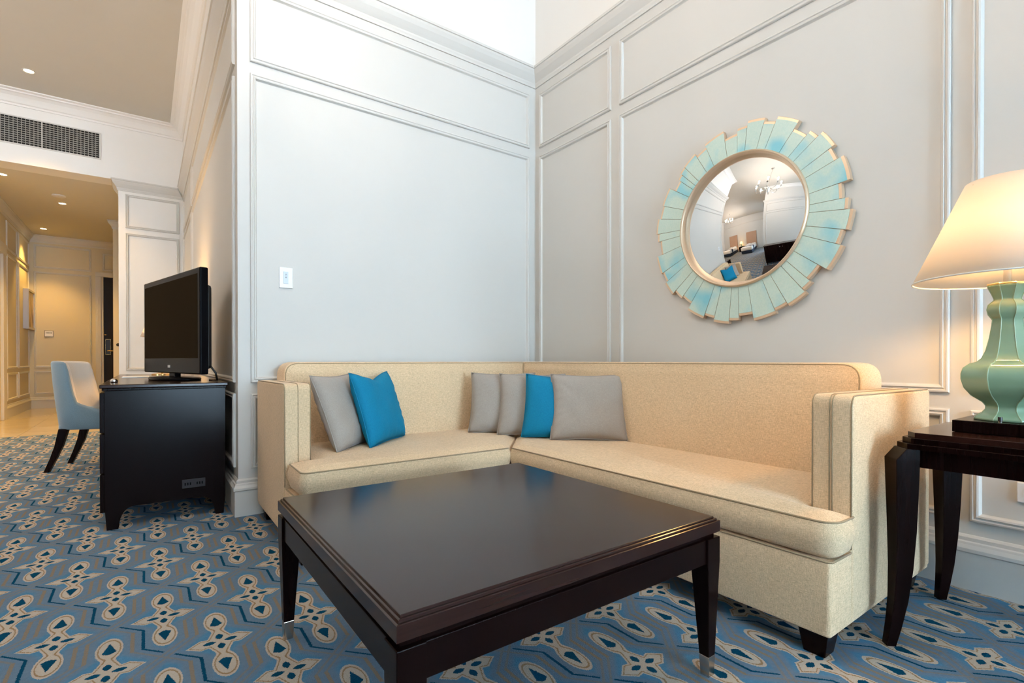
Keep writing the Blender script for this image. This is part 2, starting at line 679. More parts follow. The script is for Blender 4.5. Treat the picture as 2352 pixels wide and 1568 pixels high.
# ------------------------------------------------------------------ the setting
def wall_with_holes(name, o, u, n, a0, a1, z0, z1, holes, thick, mat='wall'):
    """wall slab (front face through o) with rectangular openings [(a0,a1,z0,z1)]"""
    o, u, n = Vector(o), Vector(u), Vector(n)
    As = sorted({a0, a1, *[h[0] for h in holes], *[h[1] for h in holes]})
    Zs = sorted({z0, z1, *[h[2] for h in holes], *[h[3] for h in holes]})
    mb = MB()
    for i in range(len(As) - 1):
        for j in range(len(Zs) - 1):
            ca, cz = (As[i] + As[i + 1]) / 2, (Zs[j] + Zs[j + 1]) / 2
            if any(h[0] < ca < h[1] and h[2] < cz < h[3] for h in holes):
                continue
            vs = [o + u * a - n * t + Vector((0, 0, z)) for t in (0, thick) for z in (Zs[j], Zs[j + 1]) for a in (As[i], As[i + 1])]
            mb.add(vs, [(0, 1, 3, 2), (4, 6, 7, 5), (0, 4, 5, 1), (2, 3, 7, 6), (0, 2, 6, 4), (1, 5, 7, 3)])
    return struct(mb.build(name, mat))


# white frieze between the crown rail and the cornice
struct(MB().box(XC - 0.003, XB - 0.003, YA - 0.003, YA, 3.10, ZC).build('trim_10', 'white'))
struct(MB().box(XB - 0.003, XB, YW, YA - 0.003, 3.10, ZC).build('trim_11', 'white'))
struct(MB().box(XC - 0.003, XC, YA, YP, 3.10, ZC).build('trim_12', 'white'))
# floors
struct(MB().box(XBED, XB, YW - 0.2, 8.0, -0.05, 0.0).build('floor', 'carpet'))
struct(MB().box(XBED, 1.2, 8.0, YE + 0.1, -0.05, 0.0).build('floor_hall', 'marble'))
# ceilings
struct(MB().box(XBED, XB, YW - 0.1, YP, ZC, ZC + 0.1).build('ceiling', 'ceiling'))
struct(MB().box(-4.0, 1.2, YP + 0.3, YE, ZH, ZH + 0.1).build('ceiling_hall', 'ceiling'))
# walls
struct(MB().box(XC, XB + 0.15, YA, YA + 0.25, 0, ZC).build('wall_back', 'wall'))
struct(MB().box(XB, XB + 0.15, YW - 0.2, YA, 0, ZC).build('wall_right', 'wall'))
struct(MB().box(XC, XC + 0.25, YA + 0.25, YP + 0.3, 0, ZC).build('wall_desk_side', 'wall'))
# beam over the hall opening, the pier beside it and the stretch left of the hall
wall_with_holes('wall_hall_beam', (XBED, YP, 0), (1, 0, 0), (0, -1, 0), 0, XC - XBED, 0, ZC,
                [(XHL - XBED, XHR - XBED, -1, ZH)], 0.30, 'white')
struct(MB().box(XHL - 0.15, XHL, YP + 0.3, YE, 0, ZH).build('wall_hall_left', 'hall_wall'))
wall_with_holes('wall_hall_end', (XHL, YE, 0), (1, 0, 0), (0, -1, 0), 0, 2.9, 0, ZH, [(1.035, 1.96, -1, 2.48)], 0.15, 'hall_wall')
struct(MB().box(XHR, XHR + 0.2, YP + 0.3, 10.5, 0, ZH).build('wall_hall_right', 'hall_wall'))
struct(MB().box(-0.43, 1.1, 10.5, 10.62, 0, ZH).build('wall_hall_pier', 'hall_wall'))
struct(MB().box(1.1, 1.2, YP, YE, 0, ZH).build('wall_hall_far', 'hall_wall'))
# window wall behind the camera, cabinet wall at its left, bedroom walls
wall_with_holes('wall_windows', (XW - 0.2, YW, 0), (1, 0, 0), (0, 1, 0), 0, XB - XW + 0.2, 0, ZC,
                [(a - XW + 0.2, b - XW + 0.2, WZ0, WZ1) for a, b in WINS], 0.2)
struct(MB().box(XW - 0.2, XW, YW, YBED, 0, ZC).build('wall_left', 'wall'))
wall_with_holes('wall_bedroom_windows', (XBED, YBED, 0), (1, 0, 0), (0, 1, 0), 0, XW - 0.2 - XBED, 0, ZC,
                [(BW[0] - XBED, BW[1] - XBED, WZ0, WZ1)], 0.2)
struct(MB().box(XBED - 0.15, XBED, YBED - 0.2, YP, 0, ZC).build('wall_bedheads', 'wall'))


def window(name, x0, x1, z0, z1, y, nx):
    t = struct(bpy.data.objects.new(name, None))
    COL.objects.link(t)
    t.location = (0, 0, 0)
    f = MB()
    w = 0.06
    f.box(x0, x0 + w, y - 0.14, y - 0.06, z0, z1).box(x1 - w, x1, y - 0.14, y - 0.06, z0, z1)
    f.box(x0 + w, x1 - w, y - 0.14, y - 0.06, z0, z0 + w).box(x0 + w, x1 - w, y - 0.14, y - 0.06, z1 - w, z1)
    for k in range(1, nx):
        xm = x0 + (x1 - x0) * k / nx
        f.box(xm - 0.025, xm + 0.025, y - 0.13, y - 0.07, z0 + w, z1 - w)
    f.box(x0 + w, x1 - w, y - 0.13, y - 0.07, z1 - 0.75, z1 - 0.70)
    f.build('window_frame', 'trim', t)
    MB().box(x0 + w, x1 - w, y - 0.104, y - 0.098, z0 + w, z1 - w).build('window_pane', 'glass', t)
    MB().box(x0 - 0.05, x1 + 0.05, y - 0.06, y + 0.05, z0 - 0.04, z0).build('window_sill', 'trim', t)


window('window_1', *WINS[0], WZ0, WZ1, YW, 2)
window('window_2', *WINS[1], WZ0, WZ1, YW, 2)
window('window_3', *BW, WZ0, WZ1, YBED, 2)


# panel mouldings, crown rails, baseboards
Z_LO, Z_MID, Z_UP = (0.745, 2.492), (2.558, 2.985), (0.260, 0.682)
ROWS = (Z_UP, Z_LO, Z_MID)
tm = MB()
for z0, z1 in ROWS:
    panel_frame(tm, (0, YA, 0), (1, 0, 0), (0, -1, 0), 0.480, 2.478, z0, z1)
struct(tm.build('trim_1', 'trim'))
tm = MB()
for a0, a1 in ((3.122, 2.361), (2.286, 0.588), (0.526, -1.172), (-1.24, -2.45), (-2.52, -4.20), (-4.27, -5.45)):
    for z0, z1 in ROWS:
        panel_frame(tm, (XB, 0, 0), (0, -1, 0), (-1, 0, 0), -a0, -a1, z0, z1)
struct(tm.build('trim_2', 'trim'))
tm = MB()
for a0, a1 in ((3.262, 6.44), (6.52, 7.92)):
    for z0, z1 in ROWS:
        panel_frame(tm, (XC, 0, 0), (0, 1, 0), (-1, 0, 0), a0, a1, z0, z1)
struct(tm.build('trim_3', 'trim'))
tm = MB()
for z0, z1 in ROWS:
    panel_frame(tm, (0, YP, 0), (1, 0, 0), (0, -1, 0), -0.205, 0.366, z0, z1)
struct(tm.build('trim_4', 'trim'))
# crown rail at 3.05 m and top cornice
tm = MB()
ZR = 3.050
run_mould(tm, (0, YA, 0), (1, 0, 0), (0, -1, 0), XC, XB, ZR, CROWN_PROF, 1, -1)
run_mould(tm, (XB, 0, 0), (0, 1, 0), (-1, 0, 0), YW, YA, ZR, CROWN_PROF, 0, -1)
run_mould(tm, (XC, 0, 0), (0, 1, 0), (-1, 0, 0), YA, YP, ZR, CROWN_PROF, 1, -1)
run_mould(tm, (0, YP, 0), (1, 0, 0), (0, -1, 0), XHR, XC, ZR - 0.03, CROWN_PROF, 1, -1)
run_mould(tm, (XHR, 0, 0), (0, 1, 0), (-1, 0, 0), YP, YP + 0.35, ZR - 0.03, CROWN_PROF, 1, 0)
struct(tm.build('trim_5', 'trim'))
tm = MB()
ZK = ZC - 0.152
run_mould(tm, (0, YA, 0), (1, 0, 0), (0, -1, 0), XC, XB, ZK, COVE_PROF, 1, -1)
run_mould(tm, (XB, 0, 0), (0, 1, 0), (-1, 0, 0), YW, YA, ZK, COVE_PROF, 0, -1)
run_mould(tm, (XC, 0, 0), (0, 1, 0), (-1, 0, 0), YA, YP, ZK, COVE_PROF, 1, -1)
run_mould(tm, (0, YP, 0), (1, 0, 0), (0, -1, 0), XBED, XC, ZK, COVE_PROF, 0, -1)
run_mould(tm, (XW, 0, 0), (0, 1, 0), (1, 0, 0), YW, YBED, ZK, COVE_PROF, 0, 1)
struct(tm.build('trim_6', 'white'))
tm = MB()
run_mould(tm, (0, YA, 0), (1, 0, 0), (0, -1, 0), XC, XB, 0, BASE_PROF, 1, -1)
struct(tm.build('baseboard_back', 'trim'))
tm = MB()
run_mould(tm, (XB, 0, 0), (0, 1, 0), (-1, 0, 0), YW, YA, 0, BASE_PROF, 0, -1)
struct(tm.build('baseboard_right', 'trim'))
tm = MB()
run_mould(tm, (XC, 0, 0), (0, 1, 0), (-1, 0, 0), YA, YP, 0, BASE_PROF, 1, -1)
run_mould(tm, (0, YP, 0), (1, 0, 0), (0, -1, 0), XHR, XC, 0, BASE_PROF, 1, -1)
struct(tm.build('baseboard_desk_side', 'trim'))
# hall: left wall, end wall
tm = MB()
for a0, a1 in ((8.5, 9.9), (10.62, 11.38), (11.49, 12.40)):
    for z0, z1 in ROWS:
        panel_frame(tm, (XHL, 0, 0), (0, 1, 0), (1, 0, 0), a0, a1, z0, z1)
for z0, z1 in ROWS:
    panel_frame(tm, (0, YE, 0), (1, 0, 0), (0, -1, 0), -1.64, -0.838, z0, z1)
panel_frame(tm, (0, YE, 0), (1, 0, 0), (0, -1, 0), -0.67, 0.35, 2.60, 2.93)
run_mould(tm, (XHL, 0, 0), (0, 1, 0), (1, 0, 0), YP, YE, ZH - 0.132, CROWN_PROF, 0, -1)
run_mould(tm, (0, YE, 0), (1, 0, 0), (0, -1, 0), XHL, 1.1, ZH - 0.132, CROWN_PROF, -1, 0)
run_mould(tm, (0, 10.5, 0), (1, 0, 0), (0, -1, 0), -0.43, XHR, ZH - 0.132, CROWN_PROF, 1, 0)
struct(tm.build('trim_7', 'trim'))
tm = MB()
run_mould(tm, (XHL, 0, 0), (0, 1, 0), (1, 0, 0), 10.45, YE, 0, BASE_PROF, 0, -1)
run_mould(tm, (0, YE, 0), (1, 0, 0), (0, -1, 0), XHL, -0.80, 0, BASE_PROF, -1, 0)
run_mould(tm, (0, 10.5, 0), (1, 0, 0), (0, -1, 0), -0.43, XHR, 0, BASE_PROF, 0, 0)
struct(tm.build('baseboard_hall', 'trim'))
# door casing at the end of the hall and casing of an opening on its left wall
tm = MB()
tm.box(-0.775, -0.655, YE - 0.03, YE, 0, 2.478).box(0.26, 0.36, YE - 0.03, YE, 0, 2.478).box(-0.775, 0.36, YE - 0.03, YE, 2.48, 2.565)
tm.box(-0.745, -0.69, YE - 0.042, YE - 0.031, 0, 2.478)
tm.box(XHL, XHL + 0.035, 10.25, 10.45, 0, 2.5).box(XHL, XHL + 0.035, 9.0, 9.2, 0, 2.5).box(XHL, XHL + 0.04, 9.0, 10.45, 2.42, 2.58)
struct(tm.build('trim_8', 'trim', bevel=0.004))
# panels on the cabinet wall (seen in the mirror) and on the bedroom head wall
tm = MB()
for a0, a1 in ((-5.4, -4.1), (-4.0, -2.4), (-2.3, -0.6), (-0.5, 1.7)):
    for z0, z1 in ROWS:
        panel_frame(tm, (XW, 0, 0), (0, 1, 0), (1, 0, 0), a0, a1, z0, z1)
run_mould(tm, (XW, 0, 0), (0, 1, 0), (1, 0, 0), YW, YBED, ZR, CROWN_PROF, 0, 1)
run_mould(tm, (XBED, 0, 0), (0, 1, 0), (1, 0, 0), YBED, YP, ZR, CROWN_PROF, -1, -1)
run_mould(tm, (XW, 0, 0), (0, 1, 0), (1, 0, 0), YW, YBED, 0, BASE_PROF, 0, 1)
struct(tm.build('trim_9', 'trim'))

# entrance door
dr = struct(bpy.data.objects.new('door_1', None))
COL.objects.link(dr)
dr.location = (-0.66, YE + 0.02, 0)
MB().box(-0.012, 0.93, 0.0, 0.045, 0.0, 2.49).build('door_leaf', 'wood_dark', dr, bevel=0.003)
hd = MB().box(0.03, 0.108, -0.008, 0.0, 0.99, 1.28).build('lock_plate', 'black_matte', dr, bevel=0.003)
MB().box(0.027, 0.111, -0.006, 0.0, 0.985, 1.285).build('plate_edge', 'brass', hd, bevel=0.002)
h = MB()
h.tube([(0.065, -0.008, 1.06), (0.065, -0.05, 1.06)], 0.010, 10)
h.tube([(0.065, -0.05, 1.06), (0.10, -0.052, 1.062), (0.16, -0.052, 1.058), (0.185, -0.048, 1.055)], [0.011, 0.010, 0.009, 0.007], 10)
h.build('door_handle', 'brass', dr, smooth=True)
k = MB()
k.tube([(0.0, -0.01, 1.37), (0.03, -0.02, 1.37), (0.055, -0.02, 1.37)], [0.012, 0.014, 0.006], 10)
k.build('door_guard', 'brass', dr, smooth=True)


# ------------------------------------------------------------------ sectional sofa
def sofa():
    t = thing('sectional_sofa', 'L-shaped beige linen sectional sofa filling the panelled corner', 'sofa', (1.55, 2.2, 0))
    L = Vector(t.location)

    def part(mb, name, mat='sofa', parent=None, **kw):
        par = parent or t
        off = L
        mb.v = [p - off for p in mb.v]
        return mb.build(name, mat, par, **kw)

    # plinth
    P = [(0.504, 2.19), (1.575, 2.19), (1.575, 0.626), (2.437, 0.626), (2.437, 3.107), (0.504, 3.107)]
    Pr = RP(P, 0.012, 3)
    base = part(pad(Pr, 0.075, 0.292, 0.006), 'sofa_base', smooth=True, autosmooth=50)
    pip = MB()
    pip.tube([(0.508, 2.42, 0.293), (0.508, 2.20, 0.293), (0.52, 2.190, 0.293), (1.575, 2.190, 0.293)], 0.0034, 6)
    pip.tube([(1.575, 2.19, 0.293), (1.575, 0.635, 0.293), (1.582, 0.624, 0.293), (1.71, 0.624, 0.293)], 0.0034, 6)
    part(pip, 'piping', 'sofa_pipe', base, smooth=True)
    # arms: side outline with a rounded front-top corner, extruded across
    def arm(side):
        ztop = 0.765
        prof = [(0.0, 0.085), (0.67, 0.085), (0.67, ztop), (0.0, ztop)]   # (back distance from the front, z)
        ln = 0.67 if side == 'a' else 0.72
        prof = [(0.0, 0.085), (ln, 0.085), (ln, ztop - 0.004), (0.0, ztop)]
        pr = RP(prof, [0.014, 0.014, 0.02, 0.035], 6)
        w = 0.118
        if side == 'a':
            f = lambda p: Vector((0.50 + p.z, 2.43 + p.x, p.y))
        else:
            f = lambda p: Vector((1.715 + p.x, 0.622 + p.z, p.y))
        a = part(pad(pr, 0.0, w, 0.012, mapf=f), 'arm', smooth=True, autosmooth=60)
        # double seam down the middle of the front and over the top, cords at both edges
        s = MB()
        for wz in ((0.056, 0.064) if side == 'b' else (0.060,)):
            pts = [(-0.001, 0.30, wz), (-0.001, ztop - 0.035, wz), (0.003, ztop - 0.016, wz), (0.016, ztop - 0.002, wz), (0.035, ztop + 0.001, wz), (ln - 0.05, ztop - 0.003, wz)]
            s.tube([f(Vector(p)) for p in pts], 0.0018, 6)
        for wz in (0.004, w - 0.004):
            pts = [(0.002, 0.30, wz), (0.002, ztop - 0.035, wz), (0.006, ztop - 0.018, wz), (0.018, ztop - 0.004, wz), (0.036, ztop - 0.001, wz), (ln - 0.02, ztop - 0.005, wz)]
            s.tube([f(Vector(p)) for p in pts], 0.0024, 6)
        part(s, 'piping', 'sofa_pipe', a, smooth=True)
    arm('a')
    arm('b')
    # seat cushions, mitred at the inner corner, wrapping round the arm fronts
    Pa = [(0.515, 2.175), (1.562, 2.175), (2.20, 2.90), (0.630, 2.90), (0.630, 2.418), (0.515, 2.418)]
    Pb = [(1.572, 2.170), (1.572, 0.612), (1.704, 0.612), (1.704, 0.745), (2.20, 0.745), (2.20, 2.895)]
    for P, rr in ((Pa, [0.035, 0.012, 0.03, 0.03, 0.012, 0.03]), (Pb, [0.012, 0.06, 0.03, 0.012, 0.03, 0.03])):
        P2 = RP(P, rr, 6)
        cu = part(pad(P2, 0.296, 0.408, 0.010, 0.016, rb=0.028, bulge=0.009), 'seat_cushion', smooth=True, autosmooth=70)
        s = MB()
        if P is Pa:
            pts = [Vector((0.520, 2.41, 0))] + round_poly([(0.517, 2.5), (0.517, 2.177), (1.6, 2.177)], [0, 0.035, 0], 6)[1:-1] + [Vector((1.558, 2.177, 0))]
        else:
            pts = [Vector((1.574, 2.168, 0))] + round_poly([(1.574, 2.3), (1.574, 0.614), (1.8, 0.614)], [0, 0.06, 0], 6)[1:-1] + [Vector((1.700, 0.614, 0))]
        s.tube([(p[0], p[1], 0.405) for p in pts], 0.0034, 6)
        part(s, 'piping', 'sofa_pipe', cu, smooth=True)
    # backs: rounded slab, leaning a little
    def back(side):
        if side == 'a':
            s0, s1 = 0.600, 2.30
            f = lambda p: Vector((p.x, 2.868 + (p.y - 0.40) * 0.10 + p.z * (0.232 - (p.y - 0.4) * 0.10) / 0.232, p.y))
        else:
            s0, s1 = 0.775, 3.09
            f = lambda p: Vector((2.178 + (p.y - 0.40) * 0.10 + p.z * (0.252 - (p.y - 0.4) * 0.10) / 0.232, p.x, p.y))
        P = [(s0, 0.36), (s1, 0.36), (s1, 0.862), (s0, 0.862)]
        rr = [0.018, 0.018, 0.018, 0.075]
        P2 = RP(P, rr, 8)
        # front face is z = 0 of the pad, so crown it by flipping the thickness
        g = lambda p: f(Vector((p.x, p.y, 0.232 - p.z)))
        b = part(pad(P2, 0.0, 0.232, 0.016, 0.014, mapf=g), 'backrest', smooth=True, autosmooth=70)
        s = MB()
        end = 2.215 if side == 'a' else 2.905
        pts = [Vector((end, 0.854))] + round_poly([(end, 0.854), (s0 + 0.008, 0.854), (s0 + 0.008, 0.45)], [0, 0.068, 0], 8)[1:-1] + [Vector((s0 + 0.008, 0.45))]
        s.tube([f(Vector((p.x, p.y, 0.004))) for p in pts], 0.0034, 6)
        part(s, 'piping', 'sofa_pipe', b, smooth=True)
    back('a')
    back('b')
    s = MB()
    s.tube([(2.164, 2.854, 0.42), (2.184, 2.876, 0.62), (2.206, 2.897, 0.83), (2.216, 2.906, 0.856)], 0.004, 6)
    part(s, 'corner_seam', 'sofa_pipe', smooth=True)
    # feet
    for x, y in ((1.63, 0.68), (2.37, 0.69), (0.56, 2.28), (0.56, 3.04), (1.50, 2.26), (2.37, 3.04)):
        mb = MB()
        r0 = [(x + a * 0.042, y + b * 0.042, 0.078) for a, b in ((-1, -1), (1, -1), (1, 1), (-1, 1))]
        r1 = [(x + a * 0.030, y + b * 0.030, 0.0) for a, b in ((-1, -1), (1, -1), (1, 1), (-1, 1))]
        mb.loops([r1, r0])
        part(mb, 'leg', 'wood', bevel=0.003)['label'] = 'dark wooden block foot'
    return t


sofa()


# ------------------------------------------------------------------ pillows
def pillow(label, mat, center_bottom, n2, lean, w=0.40, hgt=0.40, th=0.125, sag=0.0, seed=0, pinch=0.0, roll=0.0):
    """n2: horizontal facing direction; stands on its lower edge at center_bottom, leaning back"""
    rnd = random.Random(seed)
    N = 22
    ph = [rnd.uniform(0, 6.28) for _ in range(6)]
    vs, fs = [], []
    idx = {}
    for side in (1, -1):
        for i in range(N + 1):
            for j in range(N + 1):
                a, b = i / N * 2 - 1, j / N * 2 - 1
                # edges bow inwards a little, corners stay pointed
                x = a * w / 2 * (1 - 0.065 * (1 - b * b))
                y = b * hgt / 2 * (1 - 0.065 * (1 - a * a))
                f = max(0.0, (1 - a ** 4) * (1 - b ** 4))
                d = th / 2 * f ** 0.55
                wr = 0.0026 * sin(6 * a + ph[0] + 2 * b) * sin(5 * b + ph[1] + a) + 0.0012 * sin(11 * a - 4 * b * b + ph[2])
                cornr = 0.0045 * sin(22 * atan2(b, a) + ph[3]) * (hypot(a, b) > 0.7)
                d += (wr + cornr) * f
                if pinch and b > 0:
                    y -= pinch * hgt * b * b * (1 - abs(a)) ** 2
                z = d * side
                z += sag * (b * b - 0.5) * 0.5
                onedge = i in (0, N) or j in (0, N)
                key = (i, j, 0 if onedge else side)
                if key not in idx:
                    idx[key] = len(vs)
                    vs.append((x, y, z if not onedge else sag * (b * b - 0.5) * 0.5))
        for i in range(N):
            for j in range(N):
                def K(p, q):
                    return idx[(p, q, 0 if (p in (0, N) or q in (0, N)) else side)]
                q = (K(i, j), K(i + 1, j), K(i + 1, j + 1), K(i, j + 1))
                fs.append(q if side == 1 else q[::-1])
    n = Vector((n2[0], n2[1], 0)).normalized()
    upv = Vector((0, 0, 1)) * cos(lean) - n * sin(lean)
    nn = n * cos(lean) + Vector((0, 0, 1)) * sin(lean)
    r = upv.cross(nn)
    if roll:
        r, upv = r * cos(roll) + upv * sin(roll), upv * cos(roll) - r * sin(roll)
    o = mesh_obj('throw_pillow', vs, fs, mat, smooth=True)
    c = Vector(center_bottom) + upv * hgt * 0.5
    o.matrix_world = Matrix(((r.x, upv.x, nn.x, c.x), (r.y, upv.y, nn.y, c.y), (r.z, upv.z, nn.z, c.z), (0, 0, 0, 1)))
    # seam cord around the edge
    s = MB()
    ring = []
    for k in range(4 * N):
        e, q = divmod(k, N)
        i, j = ((q, 0), (N, q), (N - q, N), (0, N - q))[e]
        ring.append(vs[idx[(i, j, 0)]])
    s.tube(ring, 0.0028, 5, closed=True)
    so = s.build('seam', mat, o, smooth=True)
    tag(o, label, 'pillow', 'throw pillows on the sofa')
    return o


nB = (-0.668, -0.744)
tB = Vector((0.744, -0.668, 0))
ZS = 0.424


def row(p, w=0.40):
    return Vector((p[0], p[1], ZS - 0.004)) + tB * w / 2


pillow('square grey linen pillow at the right front of the corner row', 'grey', row((1.842, 2.165), 0.42), nB, radians(20), 0.43, 0.395, seed=1)
pillow('teal pillow in the corner row, left of the large grey one', 'teal', row((1.750, 2.318), 0.35), nB, radians(20), 0.355, 0.385, seed=2, roll=radians(-3))
pillow('grey linen pillow between the corner teal pillow and the rearmost one', 'grey', row((1.708, 2.500)), nB, radians(19), 0.41, 0.39, seed=3)
pillow('rearmost grey linen pillow, leftmost of the corner row', 'grey', row((1.622, 2.690)), nB, radians(17), 0.41, 0.39, seed=4)
tA = Vector((0.707, 0.707, 0))
pillow('grey linen pillow leaning against the left sofa arm', 'grey', Vector((0.751, 2.476, ZS - 0.006)) + tA * 0.205, (0.707, -0.707), radians(21), 0.41, 0.405, seed=5)
tT = Vector((0.731, 0.682, 0))
pillow('bright teal pillow in front of the grey one by the left arm', 'teal', Vector((0.925, 2.505, ZS - 0.006)) + tT * 0.225, (0.682, -0.731), radians(17), 0.45, 0.405, th=0.12, seed=6, pinch=0.10)


# ------------------------------------------------------------------ coffee table
def coffee_table():
    x0, x1, y0, y1, zt = 0.335, 1.282, 0.787, 1.716, 0.440
    t = thing('coffee_table', 'large square espresso wood coffee table with metal-tipped legs', 'table', ((x0 + x1) / 2, (y0 + y1) / 2, 0))
    L = Vector(t.location)

    def part(mb, name, mat='wood', parent=None, **kw):
        mb.v = [p - L for p in mb.v]
        return mb.build(name, mat, parent or t, **kw)

    def ring(i, z):
        return [(x0 + i, y0 + i, z), (x1 - i, y0 + i, z), (x1 - i, y1 - i, z), (x0 + i, y1 - i, z)]
    mb = MB()
    mb.loops([ring(0.002, 0.398), ring(0.0, 0.400), ring(0.0, 0.4285), ring(0.0015, 0.430), ring(0.006, 0.430), ring(0.0065, 0.434), ring(0.008, 0.4355), ring(0.012, 0.4355), ring(0.0125, 0.439), ring(0.0135, zt)])
    part(mb, 'tabletop', 'wood_top')
    part(MB().loops([ring(0.012, 0.380), ring(0.012, 0.400)]), 'groove_band')
    ap = MB()
    i, zb, za = 0.006, 0.318, 0.384
    ap.box(x0 + i, x0 + i + 0.02, y0 + 0.05, y1 - 0.05, zb, za).box(x1 - i - 0.02, x1 - i, y0 + 0.05, y1 - 0.05, zb, za)
    ap.box(x0 + 0.05, x1 - 0.05, y0 + i, y0 + i + 0.02, zb, za).box(x0 + 0.05, x1 - 0.05, y1 - i - 0.02, y1 - i, zb, za)
    part(ap, 'apron', bevel=0.002)
    for cx, cy, sx, sy in ((x0, y0, 1, 1), (x1, y0, -1, 1), (x1, y1, -1, -1), (x0, y1, 1, -1)):
        def sq(o, w, z):
            a, b = cx + sx * o, cy + sy * o
            return [(a, b, z), (a + sx * w, b, z), (a + sx * w, b + sy * w, z), (a, b + sy * w, z)]
        lg = part(MB().loops([sq(0.009, 0.030, 0.055), sq(0.0, 0.056, 0.318), sq(0.0, 0.056, 0.386)]), 'leg', bevel=0.002)
        cp = part(MB().loops([sq(0.0105, 0.026, 0.0), sq(0.0085, 0.031, 0.058)]), 'foot_cap', 'steel_cap', lg, bevel=0.0015)
        cp['label'] = 'polished metal foot cap'
    return t


coffee_table()


# ------------------------------------------------------------------ end table and lamp
def end_table():
    # local: x along the depth (towards the wall), y along the front, origin at the near-left top corner
    t = thing('end_table', 'dark wood end table with stepped edge and sabre legs beside the sofa', 'table', (1.868, 0.545, 0))
    W, D = 0.46, 0.46     # along -y, along +x
    zt = 0.653

    def ring(i, z, c=0.02):
        x0, x1, y0, y1 = -i, D + i, -W - i, i
        return [(x0 + c, y0, z), (x1 - c, y0, z), (x1, y0 + c, z), (x1, y1 - c, z), (x1 - c, y1, z), (x0 + c, y1, z), (x0, y1 - c, z), (x0, y0 + c, z)]
    mb = MB()
    mb.loops([ring(-0.006, zt - 0.016, 0.024), ring(-0.006, zt - 0.001, 0.024), ring(-0.007, zt, 0.024)])
    mb.build('tabletop', 'wood_top', t)
    mb = MB()
    mb.loops([ring(0.006, zt - 0.032, 0.030), ring(0.006, zt - 0.017, 0.030), ring(0.005, zt - 0.016, 0.030)])
    mb.loops([ring(0.018, zt - 0.048, 0.036), ring(0.018, zt - 0.033, 0.036), ring(0.017, zt - 0.032, 0.036)])
    mb.build('stepped_edge', 'wood', t)
    ap = MB()
    x0, x1, y0, y1 = 0.0, D, -W, 0.0
    zb, za = zt - 0.102, zt - 0.047
    ap.box(x0, x0 + 0.02, y0, y1, zb, za).box(x1 - 0.02, x1, y0, y1, zb, za).box(x0, x1, y0, y0 + 0.02, zb, za).box(x0, x1, y1 - 0.02, y1, zb, za)
    ap.build('apron', 'wood', t)
    for cx, cy, dx, dy in ((0, 0, -1, 1), (D, 0, 1, 1), (D, -W, 1, -1), (0, -W, -1, -1)):
        d = Vector((dx, dy, 0)).normalized()
        s = Vector((-d.y, d.x, 0))
        c = Vector((cx, cy, 0))
        # (z, shift outwards along the diagonal, half width)
        secs = [(0.0, 0.034, 0.0135), (0.06, 0.022, 0.016), (0.14, 0.010, 0.0195), (0.24, 0.003, 0.0235), (0.36, 0.0, 0.0275), (0.48, 0.0, 0.0305), (0.572, 0.0, 0.0325)]
        rings = []
        for z, o_, h in secs:
            rings.append([c + d * (o_ + h) + s * h + Vector((0, 0, z)), c + d * (o_ + h) - s * h + Vector((0, 0, z)), c + d * (o_ - h) - s * h + Vector((0, 0, z)), c + d * (o_ - h) + s * h + Vector((0, 0, z))])
        h = 0.0325
        rings.append([c + d * 0.004 + s * h + Vector((0, 0, 0.606)), c + d * 0.004 - s * h + Vector((0, 0, 0.606)), c - d * h - s * h + Vector((0, 0, 0.606)), c - d * h + s * h + Vector((0, 0, 0.606))])
        MB().loops(rings).build('leg', 'wood', t, bevel=0.002)
    return t


end_table()


